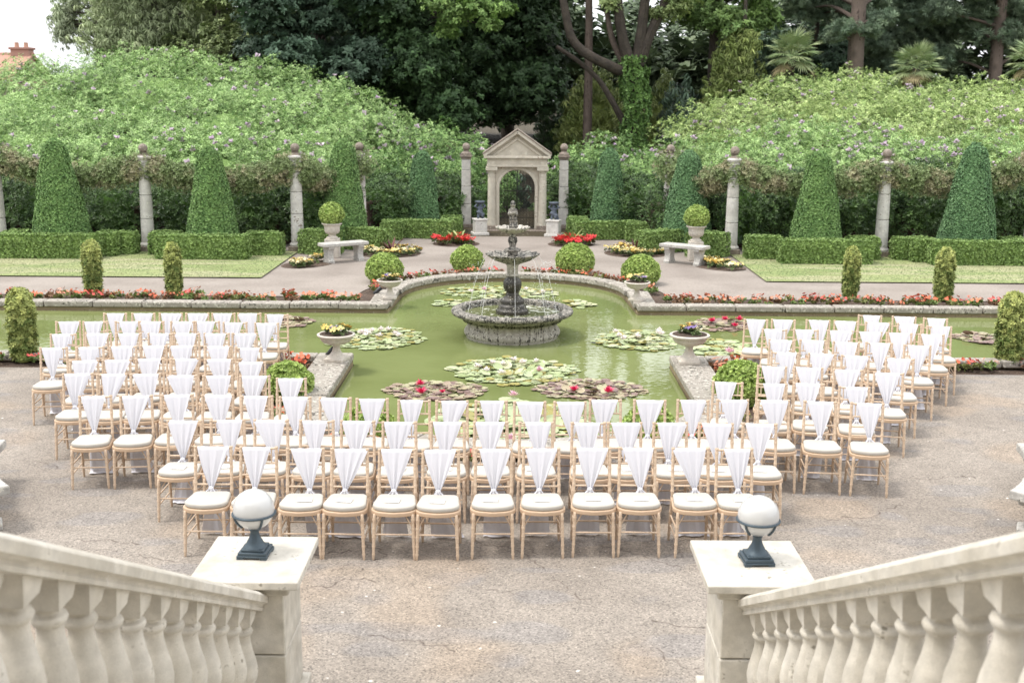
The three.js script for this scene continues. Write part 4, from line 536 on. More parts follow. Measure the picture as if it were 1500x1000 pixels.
for (const px of [670, 838]) spiky(px, 357, 9, 0.5, 0.07, [[0.32, 0.36, 0.14], [0.24, 0.3, 0.1]], 'hosta_plant', 'pale broad leafed plant rising from the red begonias', 'plant', 'leafy plants in the red beds');
function tazza(c, y, s, label, group) {
  const t = thing('tazza_urn', label, 'urn', [c.x, y, c.z], rnd() * 6, group), g = (q) => metres(q, rnd() * 5, rnd() * 5);
  mesh('foot', g(merged([T(rbox(0.3, 0.05, 0.3, 0.012, 2), 0, 0.025, 0), lathe([[0.145, 0.05], [0.14, 0.07], [0.1, 0.1], [0.065, 0.15], [0.052, 0.21], [0.065, 0.25], [0.08, 0.26]], 32)])), MS.urn, t);
  mesh('bowl', g(lathe([[0.07, 0.255], [0.14, 0.265], [0.2, 0.29], [0.235, 0.33], [0.24, 0.36], [0.265, 0.375], [0.285, 0.39], [0.285, 0.41], [0.265, 0.42], [0.24, 0.405], [0, 0.4]], 48)), MS.urn, t);
  mesh('soil', T(new THREE.CylinderGeometry(0.245, 0.245, 0.02, 32), 0, 0.405, 0), MS.soil, t); t.scale.setScalar(s);
  for (let i = 0; i < 6; i++) { const a = R(0, 7), q = i ? 0.13 * s : 0; plant(i % 3 ? PAN : { ...PAN, blooms: matsOf([[0.2, 0.14, 0.34], [0.5, 0.46, 0.52]]) }, c.x + Math.cos(a) * q, y + 0.4 * s, c.z + Math.sin(a) * q, i % 3 ? 'yellow pansy planted in a tazza urn' : 'violet pansy planted in a tazza urn', i % 3 ? 'yellow pansies in the urns' : 'violet pansies in the urns', 0.8); }
}
tazza(at(493, 528, COPE), COPE, 1.02, 'shallow stone tazza of pansies on the corner of the wide coping', 'tazza urns on the near corners'); tazza(at(1009, 531, COPE), COPE, 1.08, 'shallow stone tazza of pansies on the corner of the wide coping', 'tazza urns on the near corners');
tazza(at(571, 437, COPE), COPE, 0.92, 'shallow stone tazza of pansies before a box ball at the back bay', 'tazza urns at the back bay'); tazza(at(933, 440, COPE), COPE, 0.92, 'shallow stone tazza of pansies before a box ball at the back bay', 'tazza urns at the back bay');
{ // small spotlight beside the near urn, and one behind
  const black = plain([0.02, 0.022, 0.026], 0.4); for (const [px, py, turn] of [[484, 530, 0.9], [553, 437, 2]]) { const c = at(px, py, 0.03), t = thing('garden_spotlight', 'small black garden spotlight at the foot of a tazza urn', 'lamp', [c.x, 0, c.z], turn, 'garden spotlights'); mesh('spike', rod(V(0, -0.02, 0), V(0, 0.14, 0), 0.012), black, t); mesh('lamp_housing', T(lathe([[0, -0.1], [0.035, -0.095], [0.04, -0.02], [0.045, 0.02], [0.048, 0.1], [0.04, 0.1], [0.036, 0.06], [0, 0.06]], 18), 0, 0.19, 0, 0.9, 0, 0), black, t); }
}
for (const s of [-1, 1]) { // benches and the ball-topped urns behind them
  const t = thing('stone_bench', 'straight stone bench on two carved supports before a ball-topped urn', 'bench', [s * 4.33, 0, -29.3], s * -0.62, 'straight stone benches'), g = (q) => metres(q, rnd() * 5, rnd() * 5);
  mesh('seat_slab', g(T(rbox(1.25, 0.09, 0.42, 0.025, 2), 0, 0.45, 0)), MS.bench, t);
  for (const k of [-1, 1]) { const q = new THREE.Shape(); q.moveTo(-0.17, 0); q.lineTo(0.17, 0); q.lineTo(0.17, 0.05); q.quadraticCurveTo(0.09, 0.1, 0.11, 0.22); q.quadraticCurveTo(0.12, 0.33, 0.18, 0.37); q.lineTo(0.18, 0.405); q.lineTo(-0.18, 0.405); q.lineTo(-0.18, 0.37); q.quadraticCurveTo(-0.12, 0.33, -0.11, 0.22); q.quadraticCurveTo(-0.09, 0.1, -0.17, 0.05); mesh('support', g(T(T(new THREE.ExtrudeGeometry(q, { depth: 0.14, bevelEnabled: true, bevelSize: 0.01, bevelThickness: 0.01, curveSegments: 6 }), 0, 0, -0.07), k * 0.42, 0, 0, 0, PI / 2)), MS.bench, t); }
  const u = thing('pedestal_urn', 'stone urn on a pedestal topped by a clipped box ball', 'urn', [s * 4.72, 0, -30.0], 0, 'urns with box balls behind the benches');
  mesh('pedestal', g(T(rbox(0.36, 0.5, 0.36, 0.02, 2), 0, 0.25, 0)), MS.urn, u); mesh('bowl', g(T(lathe([[0, 0.5], [0.15, 0.5], [0.15, 0.53], [0.1, 0.56], [0.09, 0.6], [0.17, 0.64], [0.2, 0.7], [0.2, 0.8], [0.22, 0.85], [0.26, 0.87], [0.26, 0.9], [0, 0.88]], 40), 0, 0, 0)), MS.urn, u);
  const b = thing('potted_box_ball', 'small clipped box ball growing in a pedestal urn', 'topiary', [s * 4.72, 0.87, -30.0], 0, 'box balls growing in urns'); mesh('core', T(new THREE.SphereGeometry(0.25, 20, 14), 0, 0.25, 0), coreOf(BALL), b); clipped(b, 1500, () => { const n = rdir(); return [V(n.x * 0.3, Math.max(0.01, 0.26 + n.y * 0.27), n.z * 0.3), n.clone()]; }, 0.042, BALL, 0.5);
}
// curved benches at the sides of the terrace: concave seat facing the chairs
for (const s of [-1, 1]) {
  const c = s < 0 ? [at(8, 643, 0.46), at(13, 710, 0.46)] : [at(1490, 648, 0.46), at(1480, 717, 0.46)], mid = c[0].clone().lerp(c[1], 0.5), d = c[1].clone().sub(c[0]), L = d.length();
  const t = thing('curved_bench', s < 0 ? 'lichen whitened curved stone bench on the chair side of the rail descending from a globe lamp' : 'lichen whitened curved stone bench on the open side of the terrace', 'bench', [mid.x, 0, mid.z], Math.atan2(d.x, d.z), undefined); t.userData.label = 'curved stone bench with concave lichen whitened seat at the terrace edge'; t.userData.group = 'curved benches at the terrace edges';
  const g = (q) => metres(q, rnd() * 5, rnd() * 5), q = new THREE.Shape(), dip = 0.14, w = 0.46; // local z runs along the chord, s*x points away from the chairs
  q.moveTo(0, -L / 2); q.quadraticCurveTo(s * dip * 2, 0, 0, L / 2); q.lineTo(s * w, L / 2 + 0.22); q.quadraticCurveTo(s * (w + dip * 2.6), 0, s * w, -L / 2 - 0.22); q.lineTo(0, -L / 2);
  mesh('seat_slab', g(T(new THREE.ExtrudeGeometry(q, { depth: 0.06, bevelEnabled: true, bevelSize: 0.02, bevelThickness: 0.02, bevelOffset: -0.02, curveSegments: 16 }), 0, 0.44, 0, PI / 2)), MS.bench, t);
  for (const k of [-1, 1]) { mesh('support', g(T(rbox(0.34, 0.3, 0.16, 0.03, 2), s * 0.32, 0.21, k * (L / 2 - 0.12))), MS.bench, t); mesh('support_scroll', g(T(rbox(0.44, 0.08, 0.2, 0.035, 2), s * 0.3, 0.34, k * (L / 2 - 0.12))), MS.bench, t); mesh('support_foot', g(T(rbox(0.46, 0.08, 0.22, 0.02, 2), s * 0.32, 0.04, k * (L / 2 - 0.12))), MS.bench, t); }
}
// ---------------------------------------------------------------- water lilies
{
  const pad = (seed) => { const r = seeded(seed), n = 16, pos = [], P = []; for (let i = 0; i <= n; i++) { const a = lerp(0.16, 2 * PI - 0.16, i / n), q = 1 + (r() - 0.5) * 0.08; P.push([Math.cos(a) * q, 0.05 + r() * 0.09, Math.sin(a) * q]); } for (let i = 0; i < n; i++) { const m = (p) => [p[0] * 0.7, 0.0, p[2] * 0.7]; pos.push(0.02, 0, 0, ...m(P[i + 1]), ...m(P[i]), ...m(P[i]), ...m(P[i + 1]), ...P[i + 1], ...m(P[i]), ...P[i + 1], ...P[i]); } const g = new THREE.BufferGeometry(); g.setAttribute('position', new THREE.Float32BufferAttribute(pos, 3)); g.computeVertexNormals(); return g; };
  const pads = [1, 2, 3, 4].map(pad), GREEN = matsOf([[0.34, 0.4, 0.2], [0.4, 0.45, 0.26], [0.28, 0.34, 0.15], [0.45, 0.46, 0.28], [0.3, 0.27, 0.08], [0.36, 0.42, 0.24]]), RUST = matsOf([[0.3, 0.23, 0.165], [0.37, 0.31, 0.2], [0.24, 0.16, 0.13], [0.38, 0.36, 0.22], [0.33, 0.3, 0.19], [0.21, 0.14, 0.125]]); for (const m of [...GREEN, ...RUST]) m.roughness = 0.35;
  const flower = mergeGeometries([whorl(9, 0.25, 0.4, -0.25, 1, 31), whorl(8, 0.75, 0.4, -0.15, 1, 32), whorl(6, 1.15, 0.35, 0, 1, 33)]), FM = { white: plain([0.82, 0.76, 0.74], 0.6), pink: plain([0.75, 0.5, 0.58], 0.6), red: plain([0.66, 0.03, 0.13], 0.5) };
  function patch(px, py, rx, ry, mats, n, r, fl, label) {
    const c = at(px, py, WATER), ex = at(px + rx, py, WATER).x - c.x, ez = Math.abs(at(px, py + ry, WATER).z - c.z), t = thing('water_lily_patch', label, 'water lily', [c.x, WATER, c.z]); const spots = [];
    for (let i = 0; i < n; i++) { let best, bd = -1; for (let k = 0; k < 8; k++) { const a = R(0, 2 * PI), q = Math.sqrt(rnd()) * (1 + 0.12 * noise(Math.cos(a) * 2, Math.sin(a) * 2, px)), p = [Math.cos(a) * q * ex, Math.sin(a) * q * ez]; let d = 9; for (const s of spots) d = Math.min(d, Math.hypot(s[0] - p[0], s[1] - p[1])); if (d > bd) { bd = d; best = p; } } spots.push(best);
      const m = mesh('lily_pad', pads[i % 4], mats[Math.floor(rnd() * mats.length)], t), s = r * R(0.65, 1.2), inner = 1 - Math.hypot(best[0] / ex, best[1] / ez), up = inner > 0.35 && rnd() < 0.25; m.position.set(best[0], 0.004 + (i % 12) * 0.0016 + (up ? R(0.02, 0.06) : 0), best[1]); m.rotation.set(up ? R(-0.45, 0.45) : R(-0.02, 0.02), R(0, 6.28), up ? R(-0.45, 0.45) : R(-0.02, 0.02)); m.scale.set(s, s, s); }
    for (const [fx, fy, col, s = 0.085] of fl) { const p = at(fx, fy, WATER), m = mesh('lily_flower', flower, FM[col], t); m.position.set(p.x - c.x, 0.05, p.z - c.z); m.rotation.y = rnd() * 6; m.scale.setScalar(s); }
  }
  const some = (n, x0, x1, y0, y1, col) => Array.from({ length: n }, () => [R(x0, x1), R(y0, y1), col]);
  patch(545, 496, 72, 16, GREEN, 190, 0.08, some(11, 515, 585, 487, 500, 'white'), 'pale green lily pads with white blooms beside the urn with the black spotlight');
  patch(932, 499, 58, 15, GREEN, 170, 0.08, some(8, 900, 985, 489, 506, 'white'), 'pale green lily pads with white blooms beside the urn opposite the spotlight');
  patch(752, 544, 88, 20, GREEN, 250, 0.082, [[712, 549, 'white'], [738, 540, 'white'], [765, 537, 'white'], [700, 543, 'white'], [786, 536, 'white'], [752, 533, 'white'], [722, 538, 'white'], [790, 548, 'pink'], [735, 552, 'white']], 'large round patch of green lily pads before the fountain basin');
  patch(640, 573, 72, 14, RUST, 210, 0.062, [[616, 569, 'red', 0.095], [617, 581, 'red', 0.105], [648, 580, 'red', 0.06]], 'rusty lily pads with two crimson blooms close together');
  patch(865, 571, 78, 15, RUST, 230, 0.062, [[841, 577, 'red', 0.09], [891, 580, 'red', 0.105]], 'rusty lily pads with two crimson blooms set apart');
  patch(730, 429, 84, 10, GREEN, 130, 0.09, [[709, 428, 'pink', 0.09], [690, 431, 'white'], [770, 428, 'white'], [795, 432, 'white']], 'lily pads spread out behind the fountain pedestal');
  patch(655, 444, 17, 5, GREEN, 12, 0.12, [], 'few green pads beside the fountain rim on the urn and bench side'); scene.children[scene.children.length - 1].userData.label = 'small cluster of lily pads touching the fountain rim';
  scene.children[scene.children.length - 1].userData.group = 'small pad clusters by the rim'; patch(847, 446, 17, 5, GREEN, 12, 0.12, [], 'small cluster of lily pads touching the fountain rim'); scene.children[scene.children.length - 1].userData.group = 'small pad clusters by the rim';
  patch(1055, 477, 45, 9, RUST, 90, 0.08, [[1043, 475, 'red', 0.1], [1062, 473, 'red', 0.1], [1083, 473, 'red', 0.1], [1077, 482, 'red', 0.09]], 'rusty lily pads with four crimson blooms beside the chairs');
  patch(1055, 511, 44, 14, GREEN, 46, 0.14, [[1069, 521, 'pink', 0.11], [1020, 492, 'pink', 0.08]], 'broad grey green pads behind the begonias and box ball');
  patch(425, 472, 30, 8, RUST, 40, 0.1, [], 'rusty lily pads showing past the end chair of the canal block');
  patch(1440, 496, 40, 8, RUST, 40, 0.1, [], 'rusty lily pads floating near the golden yew pillar');
  patch(745, 618, 105, 32, [GREEN[0], GREEN[1], GREEN[4], GREEN[5]], 120, 0.13, [[752, 585, 'pink', 0.09], [676, 611, 'pink', 0.09], [748, 651, 'pink', 0.1]], 'green pads with pink blooms glimpsed behind the middle chairs');
}

// ---------------------------------------------------------------- chairs: limewashed frames, ivory seat pads, white sashes; they face the stairs
const wash = (() => { const map = texture(256, 256, (u, v) => { const n = fbm(u * 3, v * 26, 2, 4); return mixc([0.73, 0.62, 0.51], [0.88, 0.81, 0.73], clamp(0.5 + n * 1.1)); }); map.repeat.set(6, 3); return new THREE.MeshStandardMaterial({ map, roughness: 0.6 }); })();
const nodeMat = plain([0.78, 0.66, 0.54], 0.7), padMat = (() => { const b = texture(128, 128, (u, v, x, y) => 0.5 + ((x + y) % 2 ? 0.2 : -0.2), false); b.repeat.set(30, 30); return new THREE.MeshStandardMaterial({ color: new THREE.Color().setRGB(0.47, 0.445, 0.4), roughness: 0.9, bumpMap: b, bumpScale: 0.0006 }); })();
const woodMat = (() => { const map = texture(256, 64, (u, v) => mixc([0.73, 0.62, 0.51], [0.81, 0.71, 0.61], clamp(0.5 + fbm(u * 4, v * 18, 5, 3)))); map.repeat.set(2, 10); return new THREE.MeshStandardMaterial({ map, roughness: 0.55 }); })();
const sashMat = new THREE.MeshPhysicalMaterial({ color: new THREE.Color().setRGB(0.68, 0.68, 0.73), roughness: 0.95, side: THREE.DoubleSide, transmission: 0.04, thickness: 0, sheen: 0.3, sheenRoughness: 0.6 });
function turned(a, b, r, nodes, tip = 1) { // a turned spindle with ring nodes
  const d = b.clone().sub(a), L = d.length(), pts = [[0, 0], [r * tip * 0.9, 0]]; let last = 0; for (const u of nodes) { const y = u * L, k = lerp(tip, 1, Math.min(1, u * 2.2)); pts.push([r * k, Math.max(last + 0.002, y - 0.013)], [r * k * 1.22, y - 0.005], [r * k * 1.22, y + 0.005], [r * k * 0.98, y + 0.013]); last = y + 0.013; } pts.push([r, L], [0, L]);
  return lathe(pts, 9).applyMatrix4(M4.compose(a, Q.setFromUnitVectors(Y, d.normalize()), V(1, 1, 1)));
}
function seatShape(wb, wf, d) { const s = new THREE.Shape(); s.moveTo(-wb + 0.05, -d); s.lineTo(wb - 0.05, -d); s.quadraticCurveTo(wb + 0.005, -d, wb + 0.01, -d + 0.06); s.lineTo(wf, d * 0.35); s.bezierCurveTo(wf + 0.008, d * 0.8, wf - 0.06, d, wf - 0.14, d + 0.012); s.quadraticCurveTo(0, d + 0.028, -wf + 0.14, d + 0.012); s.bezierCurveTo(-wf + 0.06, d, -wf - 0.008, d * 0.8, -wf, d * 0.35); s.lineTo(-wb - 0.01, -d + 0.06); s.quadraticCurveTo(-wb - 0.005, -d, -wb + 0.05, -d); return s; }
const seatGeo = T(new THREE.ExtrudeGeometry(seatShape(0.17, 0.2, 0.19), { depth: 0.026, bevelEnabled: true, bevelSize: 0.008, bevelThickness: 0.008, bevelSegments: 2, curveSegments: 8 }), 0, 0.449, 0, PI / 2);
const cushionGeo = (() => { const g = T(new THREE.ExtrudeGeometry(seatShape(0.163, 0.193, 0.183), { depth: 0.012, bevelEnabled: true, bevelSize: 0.022, bevelThickness: 0.018, bevelOffset: -0.02, bevelSegments: 4, curveSegments: 8 }), 0, 0.486, 0, PI / 2); return g; })();
const legF = [-1, 1].map((s) => turned(V(s * 0.187, 0, 0.185), V(s * 0.172, 0.43, 0.165), 0.0155, [0.12, 0.3, 0.5, 0.68, 0.88], 0.75));
const post = [-1, 1].map((s) => merged([turned(V(s * 0.178, 0, -0.255), V(s * 0.17, 0.46, -0.185), 0.0155, [0.15, 0.4, 0.65, 0.9], 0.8), turned(V(s * 0.17, 0.455, -0.186), V(s * 0.164, 0.915, -0.25), 0.0145, [0.12, 0.26, 0.42, 0.58, 0.74, 0.9, 0.985])]));
const backZ = (y) => lerp(-0.186, -0.25, (y - 0.455) / 0.46), rail = (y, r) => rod(V(-0.165, y, backZ(y)), V(0.165, y, backZ(y)), r, 7), rails = [rail(0.9, 0.011), rail(0.765, 0.0095), rail(0.655, 0.0095), rail(0.56, 0.0095)];
const spindles = [-0.12, -0.045, 0.045, 0.12].map((x) => rod(V(x, 0.765, backZ(0.765)), V(x, 0.9, backZ(0.9)), 0.0065, 6)), stretchers = [rod(V(-0.18, 0.24, 0.176), V(0.18, 0.24, 0.176), 0.0085, 7), rod(V(-0.175, 0.2, -0.225), V(0.175, 0.2, -0.225), 0.0085, 7), ...[-1, 1].flatMap((s) => [rod(V(s * 0.181, 0.17, 0.178), V(s * 0.176, 0.17, -0.23), 0.008, 7), rod(V(s * 0.179, 0.27, 0.173), V(s * 0.174, 0.27, -0.214), 0.008, 7)])], braces = [-1, 1].map((s) => rod(V(s * 0.178, 0.29, 0.172), V(s * 0.1, 0.425, 0.15), 0.006, 6));
function sash(seed) {
  const r = seeded(seed), W = 0.122 + r() * 0.036, kx = (r() - 0.5) * 0.09, off = (r() - 0.5) * 0.07, ph = r() * 9, nf = 5 + Math.floor(r() * 3), NU = 26, NV = 30, pos = [], idx = [], long = r();
  for (let j = 0; j <= NV; j++) for (let i = 0; i <= NU; i++) {
    const v = j / NV, u = (i / NU) * 2 - 1; let x, y, z, hw;
    const f = Math.sin(u * nf * 1.5 + ph + Math.sin(u * 3 + ph) * 0.8) * 0.5 + Math.sin(u * nf * 3.3 + ph * 2) * 0.25;
    if (v < 0.08) { const k = v / 0.08; y = 0.908 + 0.008 * Math.sin(k * PI * 0.6) - 0.004 * k; z = lerp(-0.268, -0.236, k); hw = W; x = off + u * hw; y += 0.003 * f; }
    else if (v < 0.84) { const k = (v - 0.08) / 0.76; hw = lerp(W, 0.02, Math.pow(k, 1.12)) ; y = 0.906 - k * 0.375 - 0.012 * (1 - u * u) * k * 0; x = lerp(off, kx, k) + u * hw; z = backZ(y) + 0.016 + 0.012 * f * (0.35 + 0.8 * k) + 0.012 * Math.sin(k * PI); }
    else { const k = (v - 0.84) / 0.16; hw = lerp(0.02, 0.055, Math.sin(k * PI / 2)); y = 0.531 - k * 0.045; x = kx + u * hw + k * 0.01; z = backZ(0.53) + 0.03 + 0.014 * f + k * 0.012; }
    pos.push(x, y, z);
  }
  const grid = (p, nu, nv) => { const ix = []; for (let j = 0; j < nv; j++) for (let i = 0; i < nu; i++) { const a = j * (nu + 1) + i; ix.push(a, a + nu + 1, a + 1, a + 1, a + nu + 1, a + nu + 2); } const g = new THREE.BufferGeometry(); g.setAttribute('position', new THREE.Float32BufferAttribute(p, 3)); g.setIndex(ix); g.computeVertexNormals(); return g; };
  const tp = [], TU = 16, TV = 22, bend = (r() - 0.35) * 0.16, wb = 0.11 + r() * 0.05, drop = 0.008;
  for (let j = 0; j <= TV; j++) for (let i = 0; i <= TU; i++) { const v = j / TV, u = (i / TU) * 2 - 1, f = Math.sin(u * 5 + ph) * 0.6 + Math.sin(u * 11 + ph * 3) * 0.25, fl = smooth(0.9, 1, v); let y = lerp(0.5, drop, Math.min(1, v * 1.06)), hw = lerp(0.03, wb, Math.pow(v, 0.7)); tp.push(kx + u * hw + bend * v * v, Math.max(drop, y + fl * 0.006 * f + (v > 0.95 ? 0.004 + 0.008 * Math.abs(f) : 0)), -0.24 - 0.15 * v + 0.022 * f * (0.4 + v) + fl * (0.02 + 0.06 * long)); }
  return [grid(pos, NU, NV), grid(tp, TU, TV), V(kx, 0.53, backZ(0.53) + 0.022)];
}
const SASH = Array.from({ length: 18 }, (_, i) => sash(3 + i * 11)), knotGeo = T(new THREE.SphereGeometry(0.026, 12, 8), 0, 0, 0, 0, 0, 0, [1, 0.8, 0.75]);
const NTH = ['first', 'second', 'third', 'fourth', 'fifth', 'sixth', 'seventh', 'eighth', 'ninth', 'tenth', 'eleventh', 'twelfth', 'thirteenth', 'fourteenth', 'fifteenth', 'sixteenth', 'seventeenth', 'eighteenth', 'nineteenth', 'twentieth'];
function chair(px, py, turn, card, place, group) {
  const a = turn * PI / 180 + R(-0.035, 0.035), top = at(px, py, 0.905), x = top.x + 0.248 * Math.sin(a), z = top.z + 0.248 * Math.cos(a);
  const t = thing('banquet_chair', 'sashed limewash chair, ' + place, 'chair', [x, 0, z], a, group);
  mesh('seat_frame', seatGeo, woodMat, t); mesh('seat_pad', cushionGeo, padMat, t); for (const g of legF) mesh('leg', g, wash, t); for (const g of post) mesh('back_post', g, wash, t); for (const g of rails) mesh('back_rail', g, wash, t); for (const g of spindles) mesh('spindle', g, wash, t); for (const g of stretchers) mesh('stretcher', g, wash, t); for (const g of braces) mesh('brace', g, wash, t);
  const [s, tail, k] = SASH[Math.floor(rnd() * SASH.length)], sm = mesh('sash', s, sashMat, t); mesh('sash_tail', tail, sashMat, sm); mesh('sash_knot', knotGeo, sashMat, sm).position.copy(k); if (rnd() < 0.5) { sm.scale.x = -1; }
  if (card) { const off = R(-0.03, 0.03), c = thing('service_card', 'white card, ' + place.replace(' of the row', ''), 'card', [x + Math.sin(a) * 0.03 + off, 0.5075, z + Math.cos(a) * 0.03], a + R(-0.12, 0.12), 'cards laid on the chair seats'); mesh('card_cover', T(rbox(0.135, 0.0025, 0.1, 0.0008, 1), 0, 0.0045, 0, 0.01), plain([0.74, 0.73, 0.715], 0.7), c); mesh('card_back', T(rbox(0.135, 0.002, 0.1, 0.0008, 1), 0, 0.001, 0), plain([0.74, 0.73, 0.715], 0.7), c); }
}
// place words: chairs are counted from the pool or from the birch end of their row
const row = (y, xs, turn = 0, card = () => false, place, group) => xs.forEach((x, i) => chair(Array.isArray(x) ? x[0] : x, Array.isArray(x) ? x[1] : y, typeof turn === 'function' ? turn(i, xs.length) : turn, card(i), place(i, xs.length), group));
let rowL = 0, rowR = 0;
const left = (y, xs, turn) => { const k = NTH[rowL++]; row(y, xs, turn, undefined, (i, n) => NTH[n - 1 - i] + ' from the pool in the ' + k + ' canal-side row, birch side', 'chairs in the block on the birch side'); };
const right = (y, xs, turn) => { const k = NTH[rowR++]; row(y, xs, turn, undefined, (i) => NTH[i] + ' from the pool in the ' + k + ' canal-side row, palm side', 'chairs in the block on the palm side'); };
const across = (y, xs, turn, card, where) => row(y, xs, turn, card, (i) => NTH[i] + ' from the birch end of the row ' + where, 'chairs in the rows ' + where);
const fanL = (i) => 6.5 - i * 0.9, fanR = -10;
left(459.5, [168, 209.5, 249.5, 288.5, 327, 365, [405, 461]], 2);
left(471.5, [99, 139, 186, 222, 267, 303.5, [344, 473], [390.5, 474]], fanL);
left(489, [[92, 490], 143.5, 188, 235, 273.5, 317, 358], fanL);
left(508, [[78, 510], [131.5, 509], 180, [224.5, 507], [267.5, 507], 319, [363.5, 510]], fanL);
left(527, [[122.5, 529], [170, 528], [218.5, 526], [270, 526], 320, [368, 531]], fanL);
left(550, [[113.5, 548], [163, 548.5], [212.5, 548.5], [266, 550.5], [318.5, 551], [373, 551.5], [426.5, 555]], fanL);
across(588, [[139, 581], [199, 580.5], [259, 579], [318.5, 579.5], [376, 581], [432, 582.5], [491, 583.5], [545, 585], [606.5, 587], [662, 588], [719.5, 588], [776, 589.5], [835, 589.5], [887, 586.5], [952, 587], [1015.5, 587], [1073.5, 586.5], [1133.5, 587], [1202, 589], [1271, 591.5]], (i) => i < 5 ? 7 - i * 1.3 : i > 16 ? -(i - 16) * 3 : 0, undefined, 'backing onto the pool bay');
across(619, [[270, 617], [333, 616], [397, 616], [464, 617], [524, 617.5], 585, 656, 719, [785.5, 619.5], [862, 620], [915, 620], [982, 620], [1049, 621.2], [1113, 621.5]], (i) => i < 2 ? 3 : i > 11 ? -3 : 0, () => true, 'between two longer rows');
across(657, [[312, 655], [378.5, 656], [447, 658], [512, 658.5], [581.7, 659], [645.7, 660], [722.7, 658.5], [792.7, 658], [867.5, 657], 934, [1012, 657.5], [1076, 658.5]], 0, (i) => i > 0, 'beside the stair piers');
right(463, [[1275, 462.5], [1325, 464.5], [1371, 467]], fanR); right(470, [[1107.7, 468.5], [1148, 469], [1198.7, 469.6], [1240, 471], [1286, 473], [1333, 475], [1376.6, 478.7]], fanR); right(485, [[1135, 483], [1181, 483.6], [1231, 485], [1273.7, 486.7], [1317.8, 488.5], [1365, 490.6]], fanR);
right(501, [[1146, 498.6], [1191, 499], [1240, 501.8], [1288.4, 503], [1344.4, 506.7]], fanR); right(520, [[1150, 517], [1205, 519], [1253.4, 522], [1319, 526]], fanR); right(541, [[1131.5, 537.5], [1184.7, 539], [1243, 542.4], [1302.4, 547]], fanR); right(562, [[1066.4, 560.6], [1131, 562.7], [1185.4, 562.7], [1252, 567.7]], -7);
tag(mesh('paper_scrap', T(rbox(0.11, 0.002, 0.05, 0.0008, 1), at(1198, 629).x, 0.003, at(1198, 629).z, 0, 0.3), plain([0.85, 0.85, 0.84], 0.8)), 'scrap of white paper lying on the open tarmac', 'paper');
